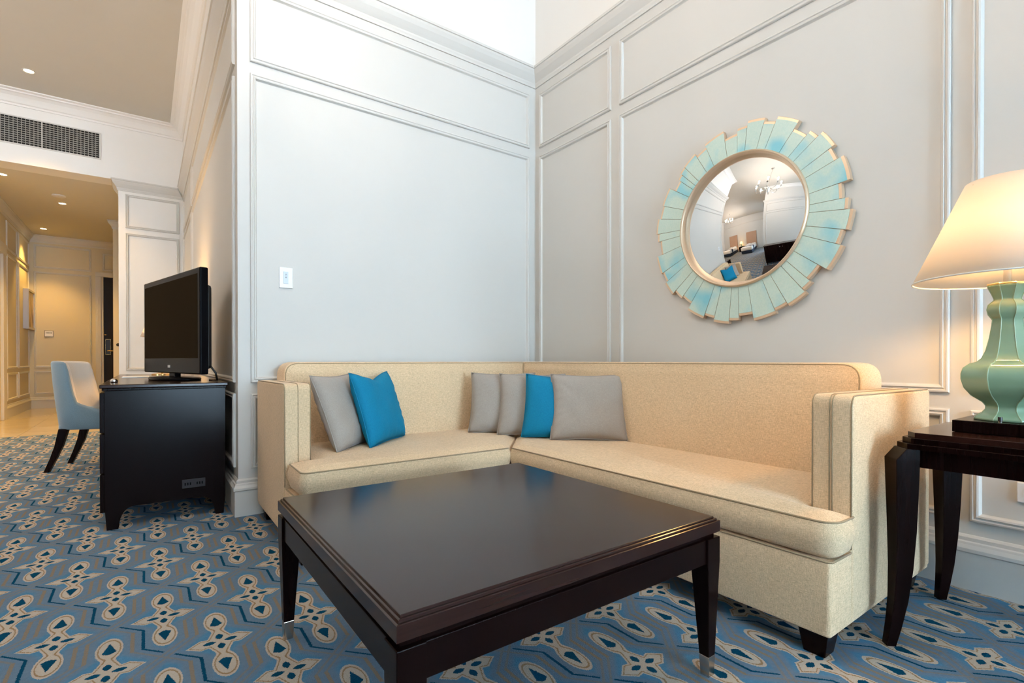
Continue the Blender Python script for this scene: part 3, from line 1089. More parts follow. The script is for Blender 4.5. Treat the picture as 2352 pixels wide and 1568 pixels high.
def table_lamp():
    cx, cy, zb = 2.105, 0.353, 0.654
    t = thing('table_lamp', 'lit table lamp with celadon ceramic body and wide white shade', 'lamp', (cx, cy, zb))
    t.scale = (0.986, 0.986, 0.986)
    MB().box(-0.112, 0.112, -0.105, 0.105, 0.0, 0.036).build('plinth', 'wood', t, bevel=0.002)
    # little switch knob at the front of the plinth
    k = MB()
    k.tube([(-0.098, -0.002, 0.036), (-0.098, -0.002, 0.042)], 0.004, 10)
    k.build('switch_stem', 'chrome', t)
    k = MB()
    k.tube([(-0.098, -0.002, 0.041), (-0.098, -0.002, 0.053)], 0.0055, 12)
    k.build('switch', 'black_matte', t)
    prof = [(0.080, 0.037), (0.078, 0.044), (0.062, 0.055), (0.052, 0.068), (0.052, 0.080), (0.060, 0.092), (0.088, 0.112), (0.106, 0.136), (0.113, 0.162), (0.113, 0.178),
            (0.108, 0.196), (0.092, 0.209), (0.075, 0.214), (0.062, 0.226), (0.052, 0.250), (0.044, 0.286), (0.038, 0.325), (0.036, 0.345),
            (0.040, 0.352), (0.047, 0.362), (0.050, 0.376), (0.047, 0.390), (0.039, 0.398), (0.033, 0.404), (0.033, 0.410), (0.038, 0.424), (0.047, 0.444), (0.049, 0.450)]
    # eight-sided body: smooth along the profile, sharp ridges between the facets
    b = MB().lathe(prof, 8, start=radians(22.5 + 10)).build('lamp_body', 'celadon', t)
    me = b.data
    for p in me.polygons:
        p.use_smooth = True
    bmx = bmesh.new()
    bmx.from_mesh(me)
    for e in bmx.edges:
        a, c = e.verts
        if abs(a.co.z - c.co.z) > 1e-5:
            e.smooth = False
    bmx.to_mesh(me)
    bmx.free()
    rd = MB()
    n = len(prof)
    for q in range(8):
        an = radians(22.5 + 10) + q * pi / 4
        rd.tube([((r - 0.0004) * cos(an), (r - 0.0004) * sin(an), z) for r, z in prof], 0.0017, 6)
    rd.build('ridge_lines', 'celadon_edge' if 'celadon_edge' in M else 'celadon', b, smooth=True)
    mb = MB().lathe([(0.050, 0.450), (0.050, 0.454), (0.046, 0.456), (0.0, 0.4561)], 8, start=radians(32.5))
    mb.build('neck_cap', 'brass', t)
    st = MB().lathe([(0.010, 0.456), (0.010, 0.505), (0.012, 0.505), (0.012, 0.512), (0.010, 0.512), (0.010, 0.52)], 20)
    st.build('stem', 'chrome', t, smooth=True, autosmooth=40)
    sk = MB().lathe([(0.017, 0.500), (0.017, 0.535), (0.012, 0.538)], 20)
    sk.build('bulb_socket', 'white_plastic', t, smooth=True, autosmooth=40)
    bl = MB()
    pr = [(0.012, 0.538)] + [(0.030 * sin(a), 0.566 - 0.034 * cos(a)) for a in [0.5 + i * (pi - 0.55) / 9 for i in range(10)]]
    bl.lathe(pr, 20)
    bu = bl.build('bulb', 'bulb', t, smooth=True)
    # shade: open cone with thickness
    R0, R1, z0, z1 = 0.230, 0.100, 0.470, 0.770
    sh = MB()
    sh.lathe([(R0, z0), (R1, z1)], 72, cap=False)
    so = sh.build('lamp_shade', 'shade', t, smooth=True)
    md = so.modifiers.new('solid', 'SOLIDIFY')
    md.thickness = 0.0015
    md.offset = -1
    rm = MB()
    for R, z in ((R0, z0),):
        rm.tube([(R * cos(2 * pi * i / 72), R * sin(2 * pi * i / 72), z) for i in range(72)], 0.0028, 6, closed=True)
    rm.build('shade_trim', 'paper', so, smooth=True)
    sp = MB()
    for q in range(3):
        an = q * 2 * pi / 3 + 0.4
        sp.tube([(0.014 * cos(an), 0.014 * sin(an), 0.70), (R1 * 1.05 * cos(an), R1 * 1.05 * sin(an), 0.758)], 0.0018, 6)
    sp.tube([(0.0, 0.016, 0.575), (0.0, 0.05, 0.62), (0.0, 0.014, 0.70)], 0.0018, 6)
    sp.tube([(0.0, -0.016, 0.575), (0.0, -0.05, 0.62), (0.0, -0.014, 0.70)], 0.0018, 6)
    sp.build('shade_spider', 'brass', t)
    light('lamp_glow', 'POINT', (0, 0, 0.570), 31.0, (1.0, 0.55, 0.18), 0.045, parent=t)
    return t


m = new_mat('celadon_edge_glaze', (0.30, 0.42, 0.27), 0.1, spec=0.6, coat=0.5)
M['celadon_edge'] = m
table_lamp()


# ------------------------------------------------------------------ sunburst mirror
STAVES = [(5.3, 15.8, 0.506), (15.8, 23.2, 0.486), (23.2, 36.5, 0.509), (36.5, 45.8, 0.469), (45.8, 51.8, 0.491), (51.8, 62.3, 0.516), (62.3, 69.8, 0.496), (69.8, 82.9, 0.524), (82.9, 91.4, 0.487), (91.4, 97.3, 0.512), (97.3, 107.2, 0.536), (107.2, 114.5, 0.517), (114.5, 127.2, 0.541), (127.2, 136.0, 0.497), (136.0, 141.4, 0.518), (141.4, 151.7, 0.54), (151.7, 158.9, 0.527), (158.9, 171.4, 0.541), (171.4, 180.0, 0.505), (180.0, 186.0, 0.528), (186.0, 195.7, 0.546), (195.7, 202.5, 0.526), (202.5, 214.9, 0.546), (214.9, 223.0, 0.505), (223.0, 230.0, 0.518), (230.0, 239.5, 0.543), (239.5, 246.4, 0.527), (246.4, 258.4, 0.54), (258.4, 268.0, 0.502), (268.0, 273.3, 0.521), (273.3, 283.3, 0.534), (283.3, 291.8, 0.517), (291.8, 303.4, 0.526), (303.4, 310.5, 0.478), (310.5, 314.3, 0.495), (314.3, 318.8, 0.508), (318.8, 328.6, 0.512), (328.6, 336.5, 0.489), (336.5, 349.6, 0.51), (349.6, 358.7, 0.461), (358.7, 365.3, 0.484)]


def sunburst():
    t = thing('sunburst_mirror', 'round convex mirror framed by aqua staves of uneven length with gilt ends', 'mirror', (XB, 1.437, 1.604))
    # local frame: outwards -x ; angle from the top towards -y (to the right as seen)
    def P(a, r, h):
        return Vector((-h, -r * sin(a), r * cos(a)))
    for k, (a0, a1, R) in enumerate(STAVES):
        a0, a1 = radians(a0) + 0.0014, radians(a1) - 0.0014
        ri, e = 0.335, 0.013
        Ro = R - 0.005
        n = 4
        angs = [a0 + (a1 - a0) * i / n for i in range(n + 1)]

        def slab(r0, r1, h0, h1):
            mb = MB()
            rings = []
            for a in angs:
                rings.append([P(a, r0, 0.004), P(a, r1, 0.004), P(a, r1, h1), P(a, r0, h0)])
            mb.loops(rings)
            return mb
        s = slab(ri, Ro, 0.038, 0.033).build('stave', 'gold', t, bevel=0.0015, seg=2)
        a0, a1 = a0 + 0.0012, a1 - 0.0012
        angs = [a0 + (a1 - a0) * i / n for i in range(n + 1)]
        mb = MB()
        rings = []
        for a in angs:
            rings.append([P(a, ri, 0.037), P(a, Ro - e, 0.032), P(a, Ro - e, 0.0352), P(a, ri, 0.0402)])
        mb.loops(rings)
        mb.build('lacquer_face', 'aqua', s)['label'] = 'aqua lacquered face'
    # inner ring
    rings = []
    for i in range(96):
        a = 2 * pi * i / 96
        rings.append([P(a, r, h) for r, h in ((0.349, 0.034), (0.349, 0.046), (0.346, 0.053), (0.341, 0.056), (0.336, 0.053), (0.333, 0.046), (0.333, 0.020), (0.345, 0.018))])
    rings.append(rings[0])
    MB().loops(rings, True, False, False).build('inner_ring', 'gold', t, smooth=True, autosmooth=50)
    # convex glass
    Rs, rr = 0.90, 0.335
    zc = sqrt(Rs * Rs - rr * rr)
    mb = MB()
    rings = []
    for j in range(25):
        th = math.asin(rr / Rs) * (24 - j) / 24 if j < 24 else 0.0008
        rings.append([P(2 * pi * i / 96, Rs * sin(th), 0.024 + Rs * cos(th) - zc) for i in range(96)])
    mb.loops(rings, True, False, True)
    mb.build('convex_glass', 'mirror', t, smooth=True)
    MB().loops([[P(2 * pi * i / 64, r, h) for i in range(64)] for r, h in ((0.36, 0.0), (0.36, 0.02), (0.30, 0.02))]).build('backing', 'dark_metal', t)
    return t


sunburst()


# ------------------------------------------------------------------ switch plate, thermostat, latch
def wall_switch():
    t = thing('light_switch', 'white rectangular switch plate on the panelled wall left of the corner', 'switch', (0.667, YA, 1.356))
    MB().box(-0.037, 0.037, -0.008, 0.0, -0.061, 0.061).build('cover_plate', 'white_plastic', t, bevel=0.003, seg=3)
    MB().box(-0.014, 0.012, -0.0105, -0.007, -0.035, 0.035).build('key_insert', 'pale_key', t, bevel=0.001)
    g = MB()
    # up arrow, bar, down arrow
    for zc, sgn in ((0.020, 1), (0.000, -1)):
        g.add([(-0.006, -0.0112, zc - 0.003 * sgn), (0.004, -0.0112, zc - 0.003 * sgn), (-0.001, -0.0112, zc + 0.004 * sgn), (-0.006, -0.0104, zc - 0.003 * sgn), (0.004, -0.0104, zc - 0.003 * sgn), (-0.001, -0.0104, zc + 0.004 * sgn)],
              [(0, 1, 2), (3, 5, 4), (0, 3, 4, 1), (1, 4, 5, 2), (2, 5, 3, 0)])
    g.box(-0.006, 0.004, -0.0112, -0.0104, 0.009, 0.0115)
    g.build('printed_arrows', 'grey_ink', t)


wall_switch()
t = thing('thermostat', 'small grey control plate on the yellow-lit hall end wall', 'switch', (-1.438, YE, 1.365))
MB().box(-0.065, 0.065, -0.012, 0.0, -0.060, 0.060).build('cover_plate', 'vent_grid', t, bevel=0.003)
MB().box(-0.055, 0.055, -0.015, -0.011, -0.050, 0.050).build('face', 'white_plastic', t, bevel=0.002)
for i in range(5):
    MB().box(-0.042 + i * 0.018, -0.030 + i * 0.018, -0.017, -0.0145, 0.004, 0.026).build('button', 'grey_ink', t)
t = thing('door_latch', 'small round dark knob on the narrow pier in the hall', 'knob', (-0.365, 10.5, 1.13))
MB().lathe([(0.026, 0.0), (0.026, 0.006), (0.014, 0.010), (0.014, 0.030), (0.024, 0.040), (0.026, 0.052), (0.016, 0.062)], 20).build('knob_body', 'dark_metal', t, smooth=True)
t.children[0].rotation_euler = (radians(90), 0, 0)
# socket plate low on the right wall, under the end table
t = thing('wall_outlet', 'white outlet plate on the wall panel beneath the end table', 'outlet', (XB, 0.339, 0.398))
MB().box(-0.009, 0.0, -0.06, 0.06, -0.036, 0.036).build('cover_plate', 'white_plastic', t, bevel=0.003)
for dy in (-0.025, 0.025):
    s = MB().box(-0.0105, -0.008, dy - 0.018, dy + 0.018, -0.016, 0.016).build('socket', 'white_plastic', t, bevel=0.001)
    MB().box(-0.0112, -0.010, dy - 0.009, dy - 0.005, -0.006, 0.006).box(-0.0112, -0.010, dy + 0.005, dy + 0.009, -0.006, 0.006).build('slot', 'grey_ink', s)


# ------------------------------------------------------------------ air grille on the beam
def grille():
    t = thing('air_vent', 'long black egg-crate air grille set in the white beam', 'vent', (-1.2, YP, 3.378))
    x0, x1, h = -0.83, 0.742, 0.300
    MB().box(x0, x1, -0.006, -0.003, 0.0, h).build('void', 'vent_dark', t)
    fr = MB()
    fr.box(x0 - 0.014, x1 + 0.014, -0.012, 0, -0.014, 0).box(x0 - 0.014, x1 + 0.014, -0.012, 0, h, h + 0.014)
    fr.box(x0 - 0.014, x0, -0.012, 0, 0, h).box(x1, x1 + 0.014, -0.012, 0, 0, h)
    for xd in (0.218,):
        fr.box(xd - 0.005, xd + 0.005, -0.013, 0, 0, h)
    fr.build('vent_frame', 'trim', t)
    g = MB()
    n = int((x1 - x0) / 0.0345)
    for i in range(1, n):
        x = x0 + (x1 - x0) * i / n
        g.box(x - 0.0032, x + 0.0032, -0.009, -0.006, 0, h)
    for j in range(1, 12):
        z = h * j / 12
        g.box(x0, x1, -0.011, -0.006, z - 0.0042, z + 0.0042)
    g.build('grid', 'vent_grid', t)


grille()


# ------------------------------------------------------------------ recessed ceiling lights
def downlight(loc, label, energy, cone=88):
    t = thing('ceiling_light', label, 'light', loc, 0, 'recessed ceiling lights')
    MB().lathe([(0.056, 0.0), (0.056, -0.004), (0.046, -0.006), (0.040, 0.0)], 32, cap=False).build('trim_ring', 'trim', t, smooth=True)
    MB().lathe([(0.040, -0.0005), (0.0, -0.0012)], 32, cap=False).build('lamp_lens', 'downlight', t)
    light('spot_glow', 'SPOT', (0, 0, -0.03), energy, (1.0, 0.56, 0.13), 0.04, parent=t, spot_size=radians(cone), spot_blend=0.7)


downlight((-1.002, 7.398, ZC), 'recessed light in the high ceiling beside the cornice', 190.0, 92)
downlight((-1.415, 8.667, ZH), 'recessed hall light nearest the beam, cut by the left edge', 150.0)
downlight((-0.974, 9.761, ZH), 'recessed hall light next to the ceiling sensor', 150.0)
downlight((-1.424, 11.818, ZH), 'recessed hall light nearest the end wall', 150.0)
downlight((-2.9, 6.0, ZC), 'recessed light in the bedroom ceiling seen in the mirror', 200.0, 115)
t = thing('ceiling_sensor', 'flat round sensor on the hall ceiling behind a recessed light', 'detector', (-0.966, 9.327, ZH))
MB().lathe([(0.075, 0.0), (0.075, -0.012), (0.060, -0.022), (0.030, -0.026), (0.0, -0.0265)], 32, cap=False).build('housing', 'trim', t, smooth=True, autosmooth=40)

# picture at the end of the hall's left wall
t = thing('framed_picture', 'deep-framed picture on the left hall wall near the end', 'picture', (XHL, 12.20, 1.765))
fr = MB()
fr.box(0.0, 0.075, -0.30, -0.265, -0.345, 0.345).box(0.0, 0.075, 0.265, 0.30, -0.345, 0.345)
fr.box(0.0, 0.075, -0.265, 0.265, -0.345, -0.310).box(0.0, 0.075, -0.265, 0.265, 0.310, 0.345)
fr.build('picture_frame', 'silver_frame', t, bevel=0.003)
m = new_mat('abstract_gold', (0.4, 0.3, 0.1), 0.4)
nn = noise(scaled(objco(), (1, 2.0, 1.2)), 3.0, 4)
link(ramp(nn, [(0.3, (0.10, 0.06, 0.02)), (0.5, (0.42, 0.28, 0.08)), (0.7, (0.66, 0.52, 0.26))]), bsdf(m).inputs['Base Color'])
MB().box(0.0, 0.06, -0.265, 0.265, -0.31, 0.31).build('canvas', m, t)


# ------------------------------------------------------------------ desk, television, lamp and chair along the side wall
def desk():
    t = thing('writing_desk', 'long dark espresso desk with drawer pedestal along the panelled wall', 'desk', (0.1, 3.30, 0))
    L = Vector(t.location)

    def part(mb, name, mat='wood', parent=None, **kw):
        mb.v = [p - L for p in mb.v]
        return mb.build(name, mat, parent or t, **kw)
    part(MB().box(-0.192, 0.380, 3.282, 5.80, 0.728, 0.747), 'desktop', 'wood_top', bevel=0.004)
    part(MB().box(-0.182, 0.372, 3.292, 5.79, 0.716, 0.728), 'under_band', bevel=0.002)
    # pedestal: carcass with shaped feet cut into the end panels
    zb = 0.115

    def end_panel(y):
        # (x, z) outline with bracket feet
        P = [(-0.165, 0.0), (-0.118, 0.0)]
        for k in range(9):
            a = k / 8
            P.append((-0.118 + 0.062 * (1 - cos(a * pi / 2)) + 0.004, 0.015 + (zb - 0.02) * sin(a * pi / 2)))
        for k in range(9):
            a = 1 - k / 8
            P.append((0.318 - 0.062 * (1 - cos(a * pi / 2)) - 0.004, 0.015 + (zb - 0.02) * sin(a * pi / 2)))
        P += [(0.318, 0.0), (0.358, 0.0), (0.366, 0.10), (0.368, 0.716), (-0.172, 0.716), (-0.172, 0.10)]
        return MB().loops([[(x, y, z) for x, z in P], [(x, y + 0.03, z) for x, z in P]])
    ep = part(end_panel(3.30), 'end_panel', 'desk_wood', bevel=0.0015)
    part(end_panel(4.12), 'end_panel', bevel=0.0015)
    ou = part(MB().box(0.158, 0.268, 3.294, 3.302, 0.168, 0.215), 'power_outlet', 'socket', ep, bevel=0.002)
    part(MB().box(-0.165, 0.366, 3.33, 4.12, 0.13, 0.716), 'carcass')
    for z0, z1 in ((0.090, 0.285), (0.292, 0.492), (0.500, 0.704)):
        d = part(MB().box(-0.192, -0.166, 3.315, 4.135, z0, z1), 'drawer', bevel=0.002)
        k = MB()
        k.tube([(-0.192, 3.72, (z0 + z1) / 2), (-0.215, 3.72, (z0 + z1) / 2)], [0.006, 0.010], 10)
        part(k, 'knob', 'brass', d)
    # far support and modesty panel
    part(MB().box(-0.16, 0.366, 5.74, 5.77, 0.0, 0.716), 'far_panel', bevel=0.002)
    part(MB().box(0.34, 0.366, 4.15, 5.74, 0.40, 0.716), 'back_panel', bevel=0.002)
    return t


desk()
# details of the outlet strip
ou = [o for o in bpy.data.objects if o.name.startswith('power_outlet')][0]
ou['label'] = 'small outlet strip low on the end panel'
for dx in (-0.028, 0.028):
    mb = MB()
    for a in (-0.012, 0.0, 0.012):
        mb.box(0.113 + dx + a - 0.003, 0.113 + dx + a + 0.003, -0.0075, -0.005, 0.184, 0.198)
    mb.build('socket_slot', 'black_gloss', ou)


def television():
    # lower corners of the front, from the picture
    p1, p2 = Vector((0.250, 3.372, 0)), Vector((-0.010, 4.392, 0))
    c = (p1 + p2) / 2
    u = (p2 - p1).normalized()           # along the width
    n = Vector((-u.y, u.x, 0))
    if n.x > 0:
        n = -n                           # towards the room
    ang = atan2(u.y, u.x)
    t = thing('television', 'black flat screen television standing on the dark desk', 'television', (c.x, c.y, 0.7472), ang)
    W = (p2 - p1).length / 2             # local x along width, +y is n or -n
    s = 1.0 if Vector((-sin(ang), cos(ang), 0)).dot(n) > 0 else -1.0
    z0, z1 = 0.043, 0.660

    def bx(x0, x1, y0, y1, a, b):
        y0, y1 = sorted((y0 * s, y1 * s))
        return MB().box(x0, x1, y0, y1, a, b)
    mb = bx(-W, W, -0.045, 0.0, z0, z1)
    mb.build('bezel', 'black_gloss', t, bevel=0.008, seg=3)
    bx(-W + 0.035, W - 0.030, -0.01, 0.0015, z0 + 0.095, z1 - 0.035).build('screen', 'screen', t)
    bx(-W + 0.05, W - 0.05, -0.085, -0.04, z0 + 0.03, z1 - 0.09).build('back_cover', 'black_matte', t, bevel=0.02)
    lg = MB()
    for i in range(3):
        x = -0.02 + i * 0.015
        v = bx(x, x + 0.010, 0.0, 0.0025, z0 + 0.036, z0 + 0.052)
        lg.add(v.v, v.f)
    lg.build('maker_badge', 'badge', t)
    bx(-0.055, 0.055, -0.05, -0.015, 0.012, z0 + 0.05).build('neck', 'black_gloss', t, bevel=0.006)
    st = MB()
    rings = []
    for r, z in ((0.96, 0.0), (1.0, 0.004), (1.0, 0.012), (0.97, 0.017), (0.6, 0.022), (0.15, 0.026)):
        rings.append([(0.27 * r * cos(2 * pi * i / 48), -0.03 * s + 0.125 * r * sin(2 * pi * i / 48), z) for i in range(48)])
    st.loops(rings)
    st.build('stand_base', 'black_gloss', t, smooth=True, autosmooth=40)
    cb = MB()
    cb.tube([(-W + 0.12, -0.06 * s, z0 + 0.10), (-W + 0.05, -0.10 * s, 0.05), (-W + 0.07, -0.115 * s, 0.008), (-W + 0.20, -0.12 * s, 0.005)], 0.006, 8)
    cb.build('power_cable', 'black_matte', t, smooth=True)
    return t


television()


def desk_lamp():
    t = thing('desk_lamp', 'small lit desk lamp mostly hidden behind the television', 'lamp', (0.112, 5.25, 0.747))
    MB().lathe([(0.075, 0.0), (0.075, 0.012), (0.03, 0.02), (0.012, 0.03)], 32).build('lamp_base', 'brass', t, smooth=True, autosmooth=40)
    MB().lathe([(0.008, 0.02), (0.008, 0.36)], 16).build('stem', 'brass', t, smooth=True, autosmooth=40)
    s = MB().lathe([(0.150, 0.325), (0.085, 0.50)], 48, cap=False).build('lamp_shade', 'shade', t, smooth=True)
    md = s.modifiers.new('solid', 'SOLIDIFY')
    md.thickness = 0.0015
    pr = [(0.010, 0.36)] + [(0.026 * sin(a), 0.40 - 0.028 * cos(a)) for a in [0.5 + i * (pi - 0.55) / 9 for i in range(10)]]
    MB().lathe(pr, 16).build('bulb', 'bulb', t, smooth=True)
    light('desk_lamp_glow', 'POINT', (0, 0, 0.44), 50.0, WARM, 0.03, parent=t)


desk_lamp()
tag(MB().box(-0.14, 0.02, 4.55, 4.80, 0.747, 0.753).build('pale_desk_sheet', 'paper', bevel=0.001), 'thin pale sheet lying on the desk behind the television', 'sheet')  # flat pale slab on the desktop, whiter than the wood around it
t = thing('glass_paperweight', 'tiny glass piece at the near left edge of the desk', 'paperweight', (-0.145, 3.60, 0.747))
MB().lathe([(0.016, 0.0), (0.019, 0.008), (0.014, 0.018), (0.004, 0.022)], 16).build('body', 'chrome', t, smooth=True)


def chair():
    # faces +x, seat centre
    t = thing('desk_chair', 'blue-grey upholstered tub chair with dark sabre legs at the desk', 'chair', (-0.285, 5.40, 0), radians(-16))

    def shell(name, mat, inset, z0, top_add, parent):
        """U-shaped shell in plan: sides run forward low, back rises high"""
        N = 72
        rows = []
        for i in range(N + 1):
            q = i / N * 2 - 1                       # -1 .. 1 around the U
            # plan curve: superellipse-like U open to +x
            a = q * pi * 0.5
            side = abs(q)
            if side < 0.55:
                an = side / 0.55 * (pi / 2)
                x = -0.265 + 0.17 * (1 - cos(an))
                y = 0.235 * sin(an) ** 0.75
            else:
                f = (side - 0.55) / 0.45
                x = -0.095 + f * 0.355
                y = 0.235 + 0.012 * sin(f * pi)
            y = y * (1 if q >= 0 else -1)
            # top height falls from the back to the arms
            if side < 0.43:
                zt = 0.868 - 0.010 * (side / 0.43) ** 4
            elif side < 0.57:
                f = (side - 0.43) / 0.14
                zt = 0.858 - (0.858 - 0.535) * (f * f * (3 - 2 * f))
            else:
                f = (side - 0.57) / 0.43
                zt = 0.535 - 0.065 * sin(min(1.0, f * 1.5) * pi / 2)
            rows.append((x, y, zt))
        return rows
    rows = shell('', '', 0, 0, 0, None)
    out, inn = [], []
    for k, (x, y, zt) in enumerate(rows):
        p0, p1 = rows[max(k - 1, 0)], rows[min(k + 1, len(rows) - 1)]
        tx, ty = p1[0] - p0[0], p1[1] - p0[1]
        l = hypot(tx, ty)
        nx, ny = -ty / l, tx / l                    # inward normal, checked below
        if nx * (0.05 - x) + ny * (0 - y) < 0:
            nx, ny = -nx, -ny
        out.append((x, y, zt, nx, ny))
    mb = MB()
    rings = []
    zb = 0.330
    for x, y, zt, nx, ny in out:
        th = 0.052
        lean = -0.055                               # back leans away from the seat towards the top
        bk = max(0.0, min(1.0, (-x - 0.02) / 0.22))
        ring = []
        for z, ins in ((zb, 0.010), (zb + 0.01, 0.0), (zb + (zt - zb) * 0.35, -0.004), (zb + (zt - zb) * 0.7, -0.004), (zt - 0.02, 0.0), (zt - 0.006, 0.006), (zt, 0.016)):
            ring.append((x + nx * ins + lean * bk * (z - zb) / 0.54 * 1.0, y + ny * ins, z))
        rings.append(ring)
    mb.loops(rings, False, False, False)
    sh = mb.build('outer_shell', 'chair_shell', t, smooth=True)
    mi = MB()
    rings = []
    for x, y, zt, nx, ny in out:
        lean = -0.055
        bk = max(0.0, min(1.0, (-x - 0.02) / 0.22))
        ring = []
        for z, ins in ((zt, 0.016), (zt - 0.004, 0.034), (zt - 0.02, 0.046), (0.42 + (zt - 0.42) * 0.6, 0.060), (0.42, 0.065)):
            ring.append((x + nx * ins + lean * bk * (z - zb) / 0.54, y + ny * ins, z))
        rings.append(ring)
    mi.loops(rings, False, False, False)
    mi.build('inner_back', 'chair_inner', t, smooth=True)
    # front ends of the arms
    for sgn in (-1, 1):
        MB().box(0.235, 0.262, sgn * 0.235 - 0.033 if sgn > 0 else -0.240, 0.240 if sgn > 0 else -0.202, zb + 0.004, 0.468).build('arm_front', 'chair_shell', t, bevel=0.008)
    P = RP([(-0.22, -0.175), (0.275, -0.21), (0.275, 0.21), (-0.22, 0.175)], 0.05, 5)
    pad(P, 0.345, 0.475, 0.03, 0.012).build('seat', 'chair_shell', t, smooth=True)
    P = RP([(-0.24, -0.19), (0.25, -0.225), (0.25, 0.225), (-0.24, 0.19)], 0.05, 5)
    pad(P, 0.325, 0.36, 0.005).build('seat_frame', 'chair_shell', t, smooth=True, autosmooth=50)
    # legs: rear ones sweep backwards, front ones are straight and tapered
    for sgn in (-1, 1):
        secs = [(0.0, -0.300, 0.017), (0.10, -0.258, 0.021), (0.20, -0.222, 0.026), (0.335, -0.190, 0.032)]
        rings = []
        for z, x, w in secs:
            yc = sgn * 0.19
            rings.append([(x - w, yc - 0.018, z), (x + w, yc - 0.018, z), (x + w, yc + 0.018, z), (x - w, yc + 0.018, z)])
        MB().loops(rings).build('leg', 'wood', t, bevel=0.003)['label'] = 'dark swept rear leg'
        rings = []
        for z, w in ((0.0, 0.014), (0.335, 0.022)):
            xc, yc = 0.215, sgn * 0.19
            rings.append([(xc - w, yc - w, z), (xc + w, yc - w, z), (xc + w, yc + w, z), (xc - w, yc + w, z)])
        MB().loops(rings).build('leg', 'wood', t, bevel=0.003)['label'] = 'dark tapered front leg'
    return t


chair()


# ------------------------------------------------------------------ what the convex mirror shows
def sideboard():
    t = thing('sideboard', 'dark two-door sideboard reflected in the convex mirror', 'cabinet', (XW + 0.25, 1.05, 0))
    MB().box(-0.22, 0.22, -0.73, 0.73, 0.10, 0.90).build('body', 'wood', t, bevel=0.003)
    MB().box(-0.235, 0.245, -0.75, 0.75, 0.90, 0.925).build('top', 'wood_top', t, bevel=0.003)
    for y0, y1, ky in ((-0.72, -0.004, -0.06), (0.004, 0.72, 0.06)):
        d = MB().box(0.22, 0.242, y0, y1, 0.12, 0.89).build('door', 'wood', t, bevel=0.003)
        MB().lathe([(0.006, 0.0), (0.006, 0.012), (0.016, 0.022), (0.014, 0.03)], 16).build('knob', 'chrome', d, smooth=True)
        k = d.children[0]
        k.rotation_euler = (0, radians(90), 0)
        k.location = (0.242, ky, 0.79)
    for a in (-0.19, 0.19):
        for b in (-0.68, 0.68):
            MB().box(a - 0.025, a + 0.025, b - 0.025, b + 0.025, 0.0, 0.10).build('leg', 'wood', t)


sideboard()


def chandelier(loc, scale, label, energy, drop=0.62):
    t = thing('chandelier', label, 'chandelier', loc, 0, 'crystal chandeliers')
    b = MB()
    b.lathe([(0.06, 0.0), (0.06, -0.02), (0.015, -0.05)], 24)
    b.tube([(0, 0, -0.04), (0, 0, -drop)], 0.008, 8)
    b.lathe([(0.01, -drop), (0.05, -drop - 0.05), (0.06, -drop - 0.12), (0.02, -drop - 0.2), (0.035, -drop - 0.25), (0.004, -drop - 0.30)], 24)
    b.build('stem', 'chrome', t, smooth=True, autosmooth=40)
    for q in range(8):
        an = q * pi / 4
        d = Vector((cos(an), sin(an), 0))
        r = 0.40 * scale
        a = MB()
        a.tube([d * 0.04 + Vector((0, 0, -drop - 0.14)), d * r * 0.5 + Vector((0, 0, -drop - 0.26)), d * r * 0.9 + Vector((0, 0, -drop - 0.22)), d * r + Vector((0, 0, -drop - 0.12))], 0.007, 8)
        a.lathe([(0.03, 0), (0.012, 0.012), (0.012, 0.075)], 12, c=tuple(d * r + Vector((0, 0, -drop - 0.12))))
        ar = a.build('candle_arm', 'chrome', t, smooth=True, autosmooth=40)
        z = -drop - 0.045
        c = d * r
        MB().lathe([(0.010, 0), (0.026, 0.020), (0.022, 0.045), (0.003, 0.075)], 12, c=(c.x, c.y, z)).build('candle_bulb', 'bulb', ar, smooth=True)
        light('candle_glow', 'POINT', (c.x, c.y, z + 0.105), energy / 8, (1.0, 0.86, 0.76), 0.02, parent=t)


chandelier((0.36, 1.55, ZC), 1.0, 'eight-arm lit chandelier at the top of the mirror reflection', 82.0, 0.84)
chandelier((-3.6, 5.5, ZC), 1.0, 'eight-arm lit chandelier over the beds in the mirror reflection', 150.0)


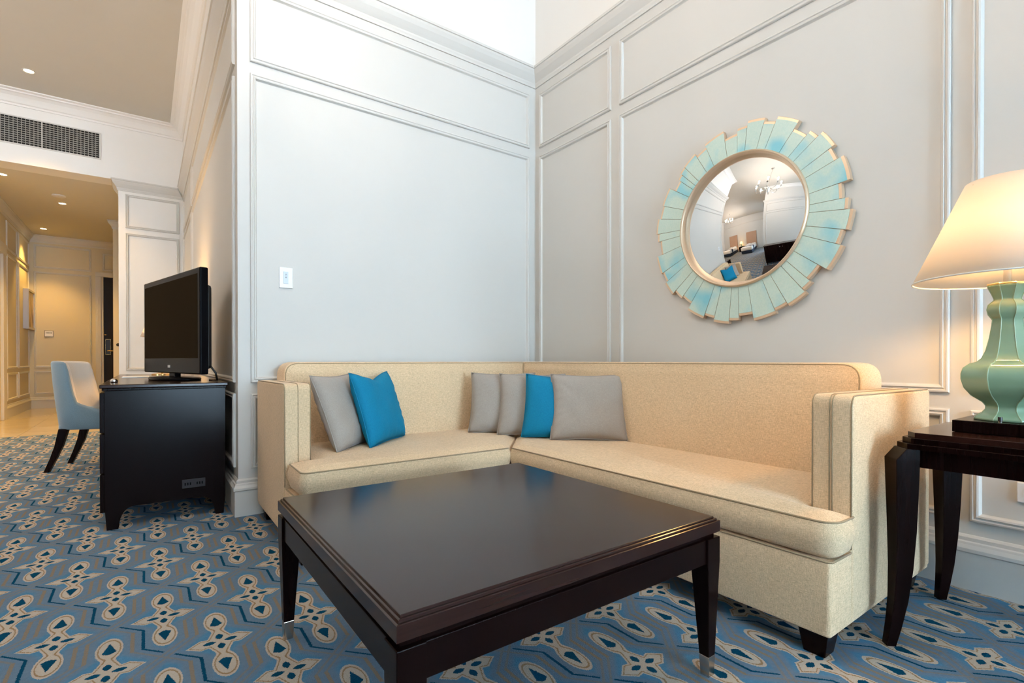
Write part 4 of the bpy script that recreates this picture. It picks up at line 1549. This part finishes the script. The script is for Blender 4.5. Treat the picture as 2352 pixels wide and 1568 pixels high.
def bed(y, label):
    t = thing('bed', label, 'bed', (XBED + 1.12, y, 0), 0, 'twin beds in the bedroom')
    MB().box(-1.0, 1.0, -0.55, 0.55, 0.08, 0.30).build('bed_base', 'bed_navy', t, bevel=0.01)
    P = RP([(-1.0, -0.56), (1.0, -0.56), (1.0, 0.56), (-1.0, 0.56)], 0.06, 5)
    pad(P, 0.30, 0.58, 0.05, 0.01).build('mattress', 'bed_white', t, smooth=True)
    P = RP([(-0.4, -0.58), (1.02, -0.58), (1.02, 0.58), (-0.4, 0.58)], 0.06, 5)
    pad(P, 0.34, 0.61, 0.04, 0.015).build('duvet', 'bed_white', t, smooth=True)
    P = RP([(0.30, -0.59), (0.62, -0.59), (0.62, 0.59), (0.30, 0.59)], 0.02, 3)
    pad(P, 0.36, 0.632, 0.02, 0.01).build('bed_runner', 'bed_navy', t, smooth=True)
    MB().box(-1.10, -1.02, -0.62, 0.62, 0.10, 2.0).build('headboard', 'headboard', t, bevel=0.02)
    for a in (-0.9, 0.9):
        for b in (-0.48, 0.48):
            MB().box(a - 0.03, a + 0.03, b - 0.03, b + 0.03, 0, 0.08).build('leg', 'wood', t)
    pl = []
    for b in (-0.28, 0.28):
        P = RP([(-0.98, b - 0.25), (-0.62, b - 0.25), (-0.62, b + 0.25), (-0.98, b + 0.25)], 0.08, 5)
        pad(P, 0.59, 0.72, 0.06, 0.01).build('bed_pillow', 'bed_white', t, smooth=True)


bed(3.9, 'white-covered twin bed nearer the window side in the mirror reflection')
bed(6.4, 'white-covered twin bed farther from the window in the mirror reflection')
t = thing('nightstand', 'dark nightstand with lamp between the reflected twin beds', 'nightstand', (XBED + 0.3, 5.15, 0))
MB().box(-0.25, 0.22, -0.30, 0.30, 0.0, 0.55).build('body', 'wood', t, bevel=0.004)
MB().box(0.22, 0.24, -0.28, 0.28, 0.30, 0.53).build('drawer', 'wood', t, bevel=0.003)
t = thing('bedside_lamp', 'lit lamp on the nightstand between the reflected beds', 'lamp', (XBED + 0.3, 5.15, 0.55))
MB().lathe([(0.08, 0), (0.08, 0.02), (0.05, 0.1), (0.06, 0.2), (0.02, 0.3), (0.01, 0.36)], 24).build('lamp_base', 'celadon', t, smooth=True)
s = MB().lathe([(0.19, 0.34), (0.11, 0.58)], 40, cap=False).build('lamp_shade', 'shade', t, smooth=True)
light('bedside_glow', 'POINT', (0, 0, 0.46), 12.0, WARM, 0.03, parent=t)
